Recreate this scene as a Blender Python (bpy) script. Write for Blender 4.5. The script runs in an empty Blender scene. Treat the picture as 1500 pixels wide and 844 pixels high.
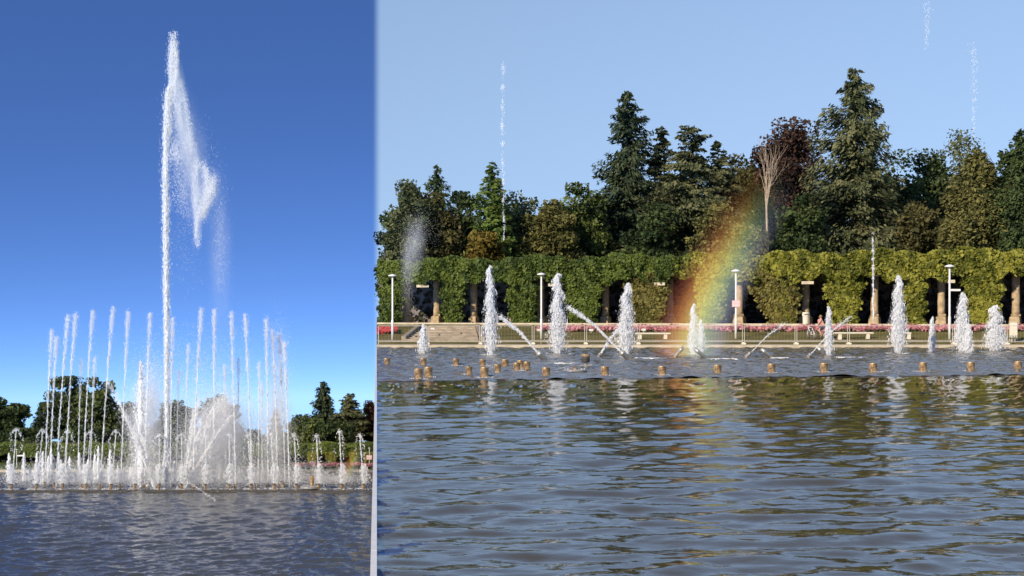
import bpy, math, random
import numpy as np

# ------------------------------------------------------------------ camera, sky, sun
F = 2400.0            # focal length in photo pixels (1500 wide)
HZ = 460.0            # photo row of the horizon
CH = 2.0              # eye height above the upper pool
SUN_EL, SUN_AZ = math.radians(27), math.radians(39)   # azimuth: behind-left of the camera
scene = bpy.context.scene
col = scene.collection
cam_d = bpy.data.cameras.new('camera'); cam = bpy.data.objects.new('camera', cam_d); col.objects.link(cam)
cam.location = (0, 0, CH); cam.rotation_euler = (math.pi / 2, 0, 0)
cam_d.sensor_width = 36; cam_d.lens = 36 * F / 1500; cam_d.shift_y = (HZ - 422) / 1500
cam_d.clip_start = 0.1; cam_d.clip_end = 5000
scene.camera = cam

to_sun = np.array([-math.sin(SUN_AZ) * math.cos(SUN_EL), -math.cos(SUN_AZ) * math.cos(SUN_EL), math.sin(SUN_EL)])
world = bpy.data.worlds.new('World'); scene.world = world; world.use_nodes = True
wt = world.node_tree; wn = wt.nodes; wl = wt.links
bg = wn['Background']
def wnode(t, **k):
    n = wn.new(t)
    for a, b in k.items(): setattr(n, a, b)
    return n
tc = wnode('ShaderNodeTexCoord')
def sky_branch(scale, offset, air, dust, ozone, gain):
    """Nishita sky whose in-view band starts a little above its own horizon (the park lies on a hill)."""
    m = wnode('ShaderNodeVectorMath', operation='MULTIPLY_ADD')
    m.inputs[1].default_value = (1, 1, scale); m.inputs[2].default_value = (0, 0, offset)
    wl.new(tc.outputs['Generated'], m.inputs[0])
    mxm = wnode('ShaderNodeVectorMath', operation='MAXIMUM'); mxm.inputs[1].default_value = (-9, -9, .07)
    wl.new(m.outputs[0], mxm.inputs[0]); m = mxm
    nrm = wnode('ShaderNodeVectorMath', operation='NORMALIZE'); wl.new(m.outputs[0], nrm.inputs[0])
    s = wnode('ShaderNodeTexSky', sky_type='NISHITA', sun_disc=False)
    s.sun_elevation = SUN_EL; s.sun_rotation = math.atan2(to_sun[0], to_sun[1])
    s.air_density = air; s.dust_density = dust; s.ozone_density = ozone; s.altitude = 300
    wl.new(nrm.outputs[0], s.inputs[0])
    g = wnode('ShaderNodeVectorMath', operation='MULTIPLY'); g.inputs[1].default_value = gain
    wl.new(s.outputs[0], g.inputs[0])
    return g
skyA = sky_branch(3.8, 0.26, 1.0, 0.0, 5.0, (.75, .90, 1.25))    # clear deep air on the valley side
skyB = sky_branch(0.60, 0.20, 1.0, 1.0, 2.0, (1.19, 1.10, 1.08))    # paler air over the park
sep = wnode('ShaderNodeSeparateXYZ'); wl.new(tc.outputs['Generated'], sep.inputs[0])
at = wnode('ShaderNodeMath', operation='ARCTAN2'); wl.new(sep.outputs[0], at.inputs[0]); wl.new(sep.outputs[1], at.inputs[1])
mr = wnode('ShaderNodeMapRange', interpolation_type='SMOOTHSTEP')
mr.inputs[1].default_value = math.atan((545 - 750) / F); mr.inputs[2].default_value = math.atan((559 - 750) / F)
wl.new(at.outputs[0], mr.inputs[0])
mx = wnode('ShaderNodeMix', data_type='RGBA'); wl.new(mr.outputs[0], mx.inputs[0])
wl.new(skyA.outputs[0], mx.inputs[6]); wl.new(skyB.outputs[0], mx.inputs[7])
wl.new(mx.outputs[2], bg.inputs[0]); bg.inputs[1].default_value = 0.12

sun_d = bpy.data.lights.new('sun', 'SUN'); sun = bpy.data.objects.new('sun', sun_d); col.objects.link(sun)
sun_d.energy = 4.2; sun_d.angle = math.radians(0.5); sun_d.color = (1.0, 0.87, 0.68)
from mathutils import Vector
sun.rotation_euler = Vector(to_sun).to_track_quat('Z', 'Y').to_euler(); sun.location = (-30, -40, 40)

scene.view_settings.view_transform = 'Standard'; scene.view_settings.look = 'None'
scene.view_settings.exposure = 0.35; scene.view_settings.gamma = 1; scene.view_settings.use_curve_mapping = False
scene.cycles.max_bounces = 6; scene.cycles.volume_bounces = 2; scene.cycles.transparent_max_bounces = 64
scene.cycles.volume_step_rate = 2.0

# ------------------------------------------------------------------ helpers
rng = np.random.default_rng(7); random.seed(7)
ZL = -12.24                      # water level of the lower pool
SEAM = (552 - 750) / F           # slope of the upper terrace's weir wall

def P(px, py, d): return np.array([(px - 750) / F * d, d, CH + (HZ - py) / F * d])
def G(px, py, z=0.0):
    d = F * (CH - z) / (py - HZ); return np.array([(px - 750) / F * d, d, z])

MATS = {}
def mat(name, c1, c2=None, rough=0.8, spec=0.3, scale=4.0, bump=0.0, metal=0.0, coords='Object', detail=4, stops=(0.35, 0.65), bscale=None, trans=0.0, attr=False):
    m = bpy.data.materials.new(name); m.use_nodes = True; t = m.node_tree; n = t.nodes; l = t.links
    b = n['Principled BSDF']; b.inputs['Roughness'].default_value = rough; b.inputs['Specular IOR Level'].default_value = spec
    b.inputs['Metallic'].default_value = metal
    c2 = c2 or c1
    cc = n.new('ShaderNodeTexCoord')
    nz = n.new('ShaderNodeTexNoise'); nz.inputs['Scale'].default_value = scale; nz.inputs['Detail'].default_value = detail
    l.new(cc.outputs[coords], nz.inputs['Vector'])
    r = n.new('ShaderNodeValToRGB'); r.color_ramp.elements[0].position, r.color_ramp.elements[1].position = stops
    r.color_ramp.elements[0].color = (*c1, 1); r.color_ramp.elements[1].color = (*c2, 1)
    if attr:
        a = n.new('ShaderNodeAttribute'); a.attribute_name = 'var'
        ad = n.new('ShaderNodeMath'); ad.operation = 'MULTIPLY_ADD'; ad.inputs[1].default_value = 0.55; ad.inputs[2].default_value = -0.27
        l.new(a.outputs['Fac'], ad.inputs[0])
        a2 = n.new('ShaderNodeMath'); a2.operation = 'ADD'; l.new(ad.outputs[0], a2.inputs[0]); l.new(nz.outputs[0], a2.inputs[1])
        l.new(a2.outputs[0], r.inputs[0])
    else: l.new(nz.outputs[0], r.inputs[0])
    l.new(r.outputs[0], b.inputs['Base Color'])
    if bump:
        bn = n.new('ShaderNodeTexNoise'); bn.inputs['Scale'].default_value = bscale or scale * 3; bn.inputs['Detail'].default_value = 6
        l.new(cc.outputs[coords], bn.inputs['Vector'])
        bp = n.new('ShaderNodeBump'); bp.inputs['Strength'].default_value = bump; bp.inputs['Distance'].default_value = 0.05
        l.new(bn.outputs[0], bp.inputs['Height']); l.new(bp.outputs[0], b.inputs['Normal'])
    if trans:
        tr = n.new('ShaderNodeBsdfTranslucent'); l.new(r.outputs[0], tr.inputs[0])
        ms = n.new('ShaderNodeMixShader'); ms.inputs[0].default_value = trans
        l.new(b.outputs[0], ms.inputs[1]); l.new(tr.outputs[0], ms.inputs[2]); l.new(ms.outputs[0], n['Material Output'].inputs[0])
    MATS[name] = m; return m

def link(o, parent=None):
    col.objects.link(o)
    if parent is not None: o.parent = parent
    return o
def tag(o, label=None, cat=None, group=None, kind=None):
    if label: o['label'] = label
    if cat: o['category'] = cat
    if group: o['group'] = group
    if kind: o['kind'] = kind
    return o
def mesh(name, v, f, m, parent=None, smooth=False, var=None):
    me = bpy.data.meshes.new(name); me.from_pydata(np.asarray(v, dtype=np.float32), [], f)
    if smooth: me.shade_smooth()
    if var is not None:
        a = me.attributes.new('var', 'FLOAT', 'FACE'); a.data.foreach_set('value', np.asarray(var, dtype=np.float32))
    me.materials.append(m)
    o = bpy.data.objects.new(name, me)
    return link(o, parent)
def empty(name, loc=(0, 0, 0), rz=0.0, parent=None):
    o = bpy.data.objects.new(name, None); o.location = loc; o.rotation_euler[2] = rz; o.empty_display_size = 0.2
    return link(o, parent)

class MB:
    """collects shapes into one mesh"""
    def __init__(s): s.v = []; s.f = []
    def add(s, v, f):
        k = len(s.v); s.v += [tuple(p) for p in v]; s.f += [tuple(i + k for i in q) for q in f]; return s
    def box(s, c, size, rz=0.0, bev=0.0, taper=1.0):
        x, y, z = [k / 2 for k in size]
        b = min(bev, x * .9, y * .9, z * .9)
        rings = []
        if b > 0: hs = [(-z, b), (-z + b, 0), (z - b, 0), (z, b)]
        else: hs = [(-z, 0), (z, 0)]
        ca, sa = math.cos(rz), math.sin(rz)
        v = []
        for h, ins in hs:
            k = 1 + (taper - 1) * (h + z) / (2 * z)
            X, Y = (x - ins) * k, (y - ins) * k
            bb = b * .7
            pts = [(-X + bb, -Y), (X - bb, -Y), (X, -Y + bb), (X, Y - bb), (X - bb, Y), (-X + bb, Y), (-X, Y - bb), (-X, -Y + bb)] if b > 0 else [(-X, -Y), (X, -Y), (X, Y), (-X, Y)]
            for p in pts: v.append((c[0] + p[0] * ca - p[1] * sa, c[1] + p[0] * sa + p[1] * ca, c[2] + h))
        n = 8 if b > 0 else 4; f = [tuple(range(n - 1, -1, -1))]
        for r in range(len(hs) - 1):
            for i in range(n): j = (i + 1) % n; f.append((r * n + i, r * n + j, (r + 1) * n + j, (r + 1) * n + i))
        k = (len(hs) - 1) * n; f.append(tuple(range(k, k + n)))
        return s.add(v, f)
    def lathe(s, prof, n=14, c=(0, 0, 0), axis=None):
        a = np.linspace(0, 2 * math.pi, n, endpoint=False)
        if axis is None: e1, e2, e3 = np.eye(3)
        else:
            e3 = np.array(axis, float); e3 /= np.linalg.norm(e3)
            e1 = np.cross(e3, [0, 0, 1.0]) if abs(e3[2]) < .95 else np.array([1.0, 0, 0]); e1 /= np.linalg.norm(e1); e2 = np.cross(e3, e1)
        v = []
        for r, h in prof:
            for t in a: v.append(np.array(c) + e1 * r * math.cos(t) + e2 * r * math.sin(t) + e3 * h)
        f = []
        for k in range(len(prof) - 1):
            for i in range(n): j = (i + 1) % n; f.append((k * n + i, k * n + j, (k + 1) * n + j, (k + 1) * n + i))
        f.append(tuple(range(n - 1, -1, -1))); k = (len(prof) - 1) * n; f.append(tuple(range(k, k + n)))
        return s.add(v, f)
    def tube(s, pts, rad, n=6):
        pts = [np.array(p, float) for p in pts]
        if np.isscalar(rad): rad = [rad] * len(pts)
        v = []; prev = None
        for i, p in enumerate(pts):
            t = pts[min(i + 1, len(pts) - 1)] - pts[max(i - 1, 0)]; t /= max(np.linalg.norm(t), 1e-9)
            ref = prev if prev is not None else (np.array([1.0, 0, 0]) if abs(t[0]) < .8 else np.array([0, 1.0, 0]))
            e1 = ref - t * np.dot(ref, t); e1 /= max(np.linalg.norm(e1), 1e-9); prev = e1; e2 = np.cross(t, e1)
            for k in range(n):
                a = 2 * math.pi * k / n; v.append(p + rad[i] * (e1 * math.cos(a) + e2 * math.sin(a)))
        f = []
        for r in range(len(pts) - 1):
            for i in range(n): j = (i + 1) % n; f.append((r * n + i, r * n + j, (r + 1) * n + j, (r + 1) * n + i))
        f.append(tuple(range(n - 1, -1, -1))); k = (len(pts) - 1) * n; f.append(tuple(range(k, k + n)))
        return s.add(v, f)
    def build(s, name, m, parent=None, smooth=False): return mesh(name, s.v, s.f, m, parent, smooth)

def rand_rot(n, r=rng):
    q = r.normal(size=(n, 4)); q /= np.linalg.norm(q, axis=1)[:, None]
    w, x, y, z = q.T
    return np.stack([np.stack([1 - 2 * (y * y + z * z), 2 * (x * y - z * w), 2 * (x * z + y * w)], 1),
                     np.stack([2 * (x * y + z * w), 1 - 2 * (x * x + z * z), 2 * (y * z - x * w)], 1),
                     np.stack([2 * (x * z - y * w), 2 * (y * z + x * w), 1 - 2 * (x * x + y * y)], 1)], 1)
TET = np.array([[1, 1, 1], [-1, -1, 1], [-1, 1, -1], [1, -1, -1]]) / 1.7
TETF = np.array([[0, 1, 2], [0, 3, 1], [0, 2, 3], [1, 3, 2]])
OCT = np.array([[1, 0, 0], [-1, 0, 0], [0, 1, 0], [0, -1, 0], [0, 0, 1], [0, 0, -1]], float)
OCTF = np.array([[0, 2, 4], [2, 1, 4], [1, 3, 4], [3, 0, 4], [2, 0, 5], [1, 2, 5], [3, 1, 5], [0, 3, 5]])
def drops_geo(c, size, stretch=1.0, octa=False, dirs=None):
    c = np.asarray(c, float); n = len(c); T, TF = (OCT, OCTF) if octa else (TET, TETF)
    size = np.broadcast_to(size, (n,)); R = rand_rot(n)
    v = np.einsum('nij,kj->nki', R, T) * size[:, None, None]
    stretch = np.broadcast_to(stretch, (n,))[:, None]
    if dirs is None: v[:, :, 2] *= stretch
    else:
        al = np.einsum('nki,ni->nk', v, dirs); v += (al * (stretch - 1))[:, :, None] * dirs[:, None, :]
    v += c[:, None, :]
    f = (TF[None] + (np.arange(n) * len(T))[:, None, None]).reshape(-1, 3)
    return v.reshape(-1, 3), f
def join(gs):
    vs, fs, k = [], [], 0
    for v, f in gs: vs.append(np.asarray(v, float)); fs.append(np.asarray(f) + k); k += len(v)
    return np.concatenate(vs), np.concatenate(fs)
def quads(c, nrm, size, asp=1.0, up=None, r=rng):
    """leaf faces: centre, normal, size"""
    n = len(c); nrm = nrm / np.maximum(np.linalg.norm(nrm, axis=1), 1e-9)[:, None]
    a = r.normal(size=(n, 3)) if up is None else up + r.normal(size=(n, 3)) * .25
    e1 = a - nrm * np.sum(a * nrm, 1)[:, None]; e1 /= np.maximum(np.linalg.norm(e1, axis=1), 1e-9)[:, None]
    e2 = np.cross(nrm, e1); s = np.broadcast_to(size, (n,))[:, None]; q = np.broadcast_to(asp, (n,))[:, None]
    v = np.stack([c - e1 * s, c - e2 * s * q + e1 * s * .1, c + e1 * s, c + e2 * s * q - e1 * s * .1], 1)
    return v.reshape(-1, 3), np.arange(n * 4).reshape(-1, 4)

# ------------------------------------------------------------------ materials
M_DROP = mat('water_spray', (.93, .95, .97), rough=.35, spec=.4)
def see_through(m, k):
    t = m.node_tree; n = t.nodes; src = n['Material Output'].inputs[0].links[0].from_socket
    tr = n.new('ShaderNodeBsdfTransparent'); ms = n.new('ShaderNodeMixShader'); ms.inputs[0].default_value = k
    t.links.new(src, ms.inputs[1]); t.links.new(tr.outputs[0], ms.inputs[2]); t.links.new(ms.outputs[0], n['Material Output'].inputs[0]); return m
M_FINE = see_through(mat('fine_water_spray', (.95, .96, .97), rough=.5, spec=.2), .66)
M_CLEAR = see_through(mat('clear_water_drops', (.93, .95, .97), rough=.3, spec=.5), .50)
M_MIST = see_through(mat('mist_drops', (.96, .97, .98), rough=.6, spec=.2), .30)
M_JET = see_through(mat('jet_drops', (.93, .95, .97), rough=.35, spec=.4), .30)
M_FOAM = mat('foam', (.80, .83, .85), (.93, .94, .94), rough=.6, scale=9)
M_BRONZE = mat('bronze', (.16, .09, .04), (.60, .42, .22), rough=.36, spec=.5, metal=.35, scale=7, bump=.3)
M_STEEL = mat('steel', (.42, .40, .36), (.60, .58, .53), rough=.38, metal=.6, scale=6)
M_DARKM = mat('dark_rubber', (.05, .045, .04), (.09, .08, .07), rough=.55, scale=8)
M_RIM = mat('wet_rim', (.05, .046, .04), (.10, .09, .078), rough=.95, spec=.05, scale=5)
M_STONE = mat('sandstone', (.33, .24, .14), (.52, .40, .25), scale=3.5, bump=.5, bscale=9)
M_PALE = mat('pale_stone', (.47, .40, .28), (.62, .54, .40), scale=2.0, bump=.2, bscale=14)
M_STEP = mat('step_stone', (.26, .21, .15), (.42, .35, .26), scale=1.6, bump=.3, bscale=11)
M_WALL = mat('retaining_wall_stone', (.22, .20, .17), (.38, .35, .30), scale=.8, bump=.5, bscale=4)
M_WHITE = mat('white_paint', (.74, .73, .70), (.82, .81, .78), rough=.45, spec=.4, scale=5)
M_CREAM = mat('cream_paint', (.66, .60, .46), (.76, .71, .58), rough=.5, scale=5)
M_GALV = mat('galvanised_steel', (.52, .48, .40), (.66, .62, .54), rough=.45, metal=.3, scale=7)
M_SIGN = mat('pink_sign', (.72, .40, .40), (.80, .50, .48), rough=.5, scale=6)
M_BARK = mat('bark', (.055, .040, .028), (.12, .092, .065), scale=2.5, bump=.5)
M_BIRCH = mat('birch_bark', (.30, .22, .15), (.48, .38, .28), scale=5, bump=.2)
M_TWIG = mat('pale_bark', (.20, .165, .12), (.32, .27, .20), scale=3)
M_LAWN = mat('lawn_grass', (.115, .105, .030), (.20, .165, .062), rough=.95, spec=.1, scale=.55, detail=8, bump=.6, bscale=7)
M_GRASS = mat('grass', (.060, .085, .022), (.11, .125, .04), rough=.95, spec=.1, scale=.4, detail=7, bump=.5, bscale=6)
M_PATH = mat('sand_path', (.40, .33, .22), (.52, .44, .31), rough=.95, scale=1.5, bump=.2)
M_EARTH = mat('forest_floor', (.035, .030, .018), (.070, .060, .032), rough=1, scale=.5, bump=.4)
M_BACK = mat('shade_backing', (.13, .11, .11), (.22, .19, .19), rough=.9, scale=.7, bump=.2)  # grey of the shaded arches put into the backing's colour
M_PINK = mat('pink_blossom', (.36, .10, .12), (.66, .32, .33), rough=.8, scale=1.2, attr=True, trans=.2)
M_RED = mat('red_blossom', (.42, .045, .05), (.62, .12, .11), rough=.8, scale=1.2, attr=True, trans=.2)
M_SKIN = mat('skin', (.50, .30, .21), (.58, .36, .26), rough=.55, scale=6)
M_SHIRT = mat('pink_shirt', (.60, .25, .24), (.70, .34, .32), rough=.8, scale=8)
M_SHORTS = mat('dark_shorts', (.05, .06, .09), (.09, .10, .13), rough=.85, scale=8)
M_HAIR = mat('brown_hair', (.22, .13, .06), (.34, .21, .10), rough=.7, scale=12)
LEAF = {
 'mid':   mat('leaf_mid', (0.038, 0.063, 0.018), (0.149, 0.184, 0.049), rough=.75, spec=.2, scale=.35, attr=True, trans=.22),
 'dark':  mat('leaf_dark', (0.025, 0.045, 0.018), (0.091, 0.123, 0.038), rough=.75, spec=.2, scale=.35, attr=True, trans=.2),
 'grey':  mat('leaf_grey', (0.070, 0.088, 0.038), (0.184, 0.201, 0.091), rough=.8, spec=.2, scale=.35, attr=True, trans=.22),
 'olive': mat('leaf_olive', (0.070, 0.074, 0.021), (0.219, 0.201, 0.063), rough=.8, spec=.2, scale=.35, attr=True, trans=.22),
 'brown': mat('leaf_brown', (.056, .056, .020), (.150, .132, .048), rough=.8, spec=.2, scale=.35, attr=True, trans=.22),
 'copper':mat('leaf_copper', (.034, .019, .013), (.105, .056, .034), rough=.7, spec=.25, scale=.5, attr=True, trans=.2),
 'bright':mat('leaf_bright', (0.055, 0.099, 0.015), (0.165, 0.220, 0.044), rough=.7, spec=.25, scale=.5, attr=True, trans=.25),
 'gold':  mat('leaf_gold', (0.110, 0.080, 0.012), (0.240, 0.180, 0.036), rough=.75, spec=.2, scale=.6, attr=True, trans=.25),
 'spruce':mat('leaf_spruce', (0.021, 0.038, 0.021), (0.081, 0.105, 0.049), rough=.8, spec=.2, scale=.4, attr=True, trans=.12),
 'cedar': mat('leaf_cedar', (0.045, 0.060, 0.025), (0.175, 0.178, 0.081), rough=.8, spec=.2, scale=.4, attr=True, trans=.15),
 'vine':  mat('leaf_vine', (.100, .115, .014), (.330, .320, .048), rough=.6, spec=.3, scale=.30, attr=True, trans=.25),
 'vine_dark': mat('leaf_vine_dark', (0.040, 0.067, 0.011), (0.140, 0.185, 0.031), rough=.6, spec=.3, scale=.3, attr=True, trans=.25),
 'vine_dry': mat('leaf_vine_dry', (.095, .088, .022), (.250, .215, .060), rough=.7, spec=.25, scale=.4, attr=True, trans=.22),
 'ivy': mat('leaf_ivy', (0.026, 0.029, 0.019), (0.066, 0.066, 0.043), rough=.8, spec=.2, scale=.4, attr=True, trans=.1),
}
def water_mat(name, deep, bscale, bstr, rough, aniso=(1, 1, 1), b2=None):
    m = bpy.data.materials.new(name); m.use_nodes = True; t = m.node_tree; n = t.nodes; l = t.links
    b = n['Principled BSDF']; b.inputs['Base Color'].default_value = (*deep, 1)
    b.inputs['Roughness'].default_value = rough; b.inputs['IOR'].default_value = 1.33; b.inputs['Specular Tint'].default_value = (1, .955, .87, 1)
    cc = n.new('ShaderNodeTexCoord'); mp = n.new('ShaderNodeMapping'); mp.inputs['Scale'].default_value = aniso
    l.new(cc.outputs['Object'], mp.inputs[0])
    nz = n.new('ShaderNodeTexNoise'); nz.inputs['Scale'].default_value = bscale; nz.inputs['Detail'].default_value = 3
    l.new(mp.outputs[0], nz.inputs['Vector'])
    bp = n.new('ShaderNodeBump'); bp.inputs['Strength'].default_value = 1; bp.inputs['Distance'].default_value = bstr
    l.new(nz.outputs[0], bp.inputs['Height']); l.new(bp.outputs[0], b.inputs['Normal'])
    return m
M_POOL = water_mat('pool_water', (.066, .052, .026), 7.0, .005, .015)
M_BASIN = water_mat('basin_water', (.150, .132, .106), 2.2, .05, .12)
M_LOWER = water_mat('lower_pool_water', (.060, .064, .062), 2.2, .05, .06)
M_LBASIN = water_mat('lower_basin_water', (.05, .055, .06), 3.0, .07, .12)

# ------------------------------------------------------------------ setting: upper terrace
def jet_obj(name, label, v, f, m, group=None, loc=(0, 0, 0)):
    """a jet: an Empty at its foot that carries the spray (uncountable drops)"""
    o = tag(empty(name, loc), label, 'water jet', group)
    sp_ = mesh('spray', v, f, m, o); sp_['kind'] = 'stuff'
    return o
def struct(o): o['kind'] = 'structure'; return o
def seam_x(y): return SEAM * y

# pergola front line (upper terrace)
PA = np.array([(552 - 750) / F * 128, 128.0]); PB = np.array([(1500 - 750) / F * 106, 106.0])
PDIR = (PB - PA) / np.linalg.norm(PB - PA); PNRM = np.array([-PDIR[1], PDIR[0]])   # away from the camera
if PNRM[1] < 0: PNRM = -PNRM
def perg(px, back=0.0):
    """point of the pergola front line (shifted back) on the sight line of column px"""
    k = (px - 750) / F; A = PA + PNRM * back
    # A + s*PDIR = (k d, d)
    s = (k * A[1] - A[0]) / (PDIR[0] - k * PDIR[1]); return A + s * PDIR
ZP = 1.22                                 # ground level of the pergola
POOL_Y = 97.0                             # far edge of the upper pool
LAWN0 = 98.6
def lawn_z(x, y):
    """height of the lawn: rises from the pool walk to the pergola kerb"""
    px = 750 + F * x / np.maximum(y, 1); A = PA - PNRM * 1.6
    k = x / np.maximum(y, 1); s = (k * A[1] - A[0]) / (PDIR[0] - k * PDIR[1]); d1 = A[1] + s * PDIR[1]
    t = np.clip((y - LAWN0) / np.maximum(d1 - LAWN0, .5), 0, 1); return .16 + (ZP - .16) * t
def on_lawn(px, py):
    """ground point under photo pixel on the lawn"""
    lo = LAWN0 - 3
    for d in np.arange(lo, 132, .02):
        x = (px - 750) / F * d; z = float(lawn_z(x, d))
        if CH - z <= (py - HZ) / F * d: return np.array([x, d, z])
    return np.array([x, d, z])

def wave_sum(x, y, spacing, lam, amp, n, seed, spread=1.0, main=math.radians(-75), ex=.75):
    r = np.random.default_rng(seed); h = np.zeros_like(x)
    for i in range(n):
        L = lam[0] * (lam[1] / lam[0]) ** r.random(); a = main + r.normal() * spread; ph = r.random() * 7
        k = 2 * math.pi / L; A = amp * (L / lam[1]) ** ex
        u = k * (x * math.cos(a) + y * math.sin(a)) + ph
        wob = .6 * np.sin(.21 * k * (x * math.sin(a) - y * math.cos(a)) + r.random() * 7)
        h += A * np.exp(-(spacing / L * .45) ** 2) * (np.sin(u + wob) + .25 * np.sin(2 * u + 2 * wob + 1.5))
    return h / math.sqrt(n) * 1.41
def grid_faces(nr, nc):
    i = np.arange((nr - 1) * (nc - 1)); r, c = i // (nc - 1), i % (nc - 1); a = r * nc + c
    return np.stack([a, a + 1, a + nc + 1, a + nc], 1)

def rim_d(k): # distance of the inner basin's rim along slope k = x/y
    px = 750 + F * k; return F * CH / (np.interp(px, [300, 552, 900, 1500, 1900], [562, 559, 555.5, 549.5, 546]) - HZ)
# outer water of the upper pool, real waves
nr, nc = 760, 520
kk = np.linspace(SEAM, .44, nc)
tt = np.linspace(0, 1, nr)
K, T = np.meshgrid(kk, tt)
D1 = rim_d(K); D0 = 4.6
Y = 1 / ((1 - T) / D0 + T / D1)
X = K * Y
sp = np.gradient(Y, axis=0)
Zw = wave_sum(X, Y, sp, (.34, 1.8), .0270, 60, 3, .50, ex=1.25)
chop = np.clip((Y - 22) / 30, 0, 1); chop = chop * chop * (3 - 2 * chop)      # the fountains stir up the water near the basin
Zw = Zw * (1 - .35 * chop) + chop * wave_sum(X, Y, sp * .4, (.3, 1.0), .021, 44, 8, .55, ex=.7)
struct(mesh('pool_water', np.stack([X, Y, Zw], -1).reshape(-1, 3), grid_faces(nr, nc), M_POOL, smooth=True))
# inner basin water, agitated
nr2 = 260
T2 = np.linspace(0, 1, nr2); K2, T2 = np.meshgrid(kk, T2)
Y2 = 1 / ((1 - T2) / (rim_d(K2) + .12) + T2 / (POOL_Y + .2)); X2 = K2 * Y2
Z2 = .012 + wave_sum(X2, Y2, np.gradient(Y2, axis=0) * .6, (.4, 2.0), .046, 36, 5, 1.2)
struct(mesh('basin_water', np.stack([X2, Y2, Z2], -1).reshape(-1, 3), grid_faces(nr2, nc), M_BASIN, smooth=True))
# rim between them
ks = np.linspace(SEAM, .44, 90); rd = rim_d(ks)
v = []
for k, d in zip(ks, rd):
    for dy, z in ((-.02, -.3), (-.02, -.004), (0, .006), (.12, .006), (.14, -.004), (.14, -.3)): v.append((k * d, d + dy, z))
f = [(i * 6 + j, (i + 1) * 6 + j, (i + 1) * 6 + j + 1, i * 6 + j + 1) for i in range(89) for j in range(5)]
tag(mesh('basin_rim', v, f, M_RIM), 'long dark low rim between the open pool and the nozzle basin', 'rim')

# terrace body, weir, banks, lawn, woodland floor
b = MB()
ys = [-8, 5, 30, 60, 97, 130, 200, 420]
for i in range(len(ys) - 1):
    y0, y1 = ys[i], ys[i + 1]
    zt = lambda y: -.03 if y <= 97 else (.1 if y < 100 else 1.1)
    x0, x1 = seam_x(y0) - .02, seam_x(y1) - .02
    b.add([(x0, y0, -80), (x1, y1, -80), (x1, y1, zt(y1)), (x0, y0, zt(y0))], [(0, 1, 2, 3)])
wall = b.build('retaining_wall', M_WALL)
wc = MB()
for y0, y1 in ((4.4, 97.0),):
    for i in range(30):
        a, c = y0 + (y1 - y0) * i / 30, y0 + (y1 - y0) * (i + 1) / 30 - .01
        wc.add([(seam_x(a) - .05, a, -.2), (seam_x(a) + .0, a, -.2), (seam_x(c) + .0, c, -.2), (seam_x(c) - .05, c, -.2),
                (seam_x(a) - .05, a, .03), (seam_x(a) + .0, a, .03), (seam_x(c) + .0, c, .03), (seam_x(c) - .05, c, .03)],
               [(0, 1, 5, 4), (1, 2, 6, 5), (2, 3, 7, 6), (3, 0, 4, 7), (4, 5, 6, 7)])
wc.build('coping', M_WHITE, wall)
tag(wall, 'tall stone retaining wall along the open side of the upper pool', 'wall')
struct(MB().add([(.4, -8, .35), (30, -8, .35), (30, 4.5, .35), (-.37, 4.5, .35), (-.37, 4.5, -.4), (30, 4.5, -.4)], [(0, 1, 2, 3), (3, 2, 5, 4)]).build('near_bank', M_PALE))
XR = 75.0
b = MB()   # far coping
b.add([(seam_x(97), 97, -.3), (XR, 97, -.3), (XR, 97, .15), (seam_x(97), 97, .15), (XR, LAWN0, .17), (seam_x(LAWN0), LAWN0, .17)], [(0, 1, 2, 3), (3, 2, 4, 5)])
struct(b.build('pool_coping', M_PALE))
xs = np.linspace(0, 1, 120); ds = np.linspace(0, 1, 40)
Xf, Tf = np.meshgrid(np.linspace(SEAM, .5, 120), ds)
Pd = np.array([[perg(750 + F * k, 9)[1] for k in np.linspace(SEAM, .5, 120)]])
Yl = LAWN0 + (Pd - LAWN0) * Tf; Xl = Xf * Yl
Zl = lawn_z(Xl, Yl) + .02 * np.sin(Xl * 1.3) * np.sin(Yl * 1.1) * (Tf > 0)
struct(mesh('lawn', np.stack([Xl, Yl, Zl], -1).reshape(-1, 3), grid_faces(40, 120), M_LAWN, smooth=True))
e = [(k * perg(750 + F * k, 8.9)[1], perg(750 + F * k, 8.9)[1], ZP - .02) for k in np.linspace(SEAM, .5, 30)]
e2 = [(k * 420, 420, 1.0) for k in np.linspace(SEAM, .5, 30)]
struct(mesh('woodland_floor', e + e2, [(i, i + 1, 31 + i, 30 + i) for i in range(29)], M_EARTH))
# pool walk line on the lawn
b = MB(); ln = [on_lawn(px, 500.6) for px in range(552, 1640, 24)]; lf = [on_lawn(px, 499.0) for px in range(552, 1640, 24)]
b.add([p + [0, 0, .03] for p in ln] + [p + [0, 0, .03] for p in lf], [(i, i + 1, len(ln) + i + 1, len(ln) + i) for i in range(len(ln) - 1)])
struct(b.build('path', M_PATH))
# kerb before the pergola
b = MB()
for back, in ((0,),):
    a, c = perg(552, -1.7), perg(1640, -1.7); n2 = PNRM
    pts = [(a, ZP - .2), (a, ZP + .12), (a + n2 * .45, ZP + .12), (a + n2 * .45, ZP - .2)]
    v = [(p[0], p[1], z) for p, z in pts] + [(p[0] + (c - a)[0], p[1] + (c - a)[1], z) for p, z in pts]
    b.add(v, [(0, 4, 5, 1), (1, 5, 6, 2), (2, 6, 7, 3)])
struct(b.build('kerb', M_PALE))

struct(MB().add([(seam_x(4.5), 4.5, -.35), (60, 4.5, -.35), (60, 97.1, -.35), (seam_x(97.1), 97.1, -.35)], [(0, 1, 2, 3)]).build('pool_floor', M_RIM))
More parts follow.
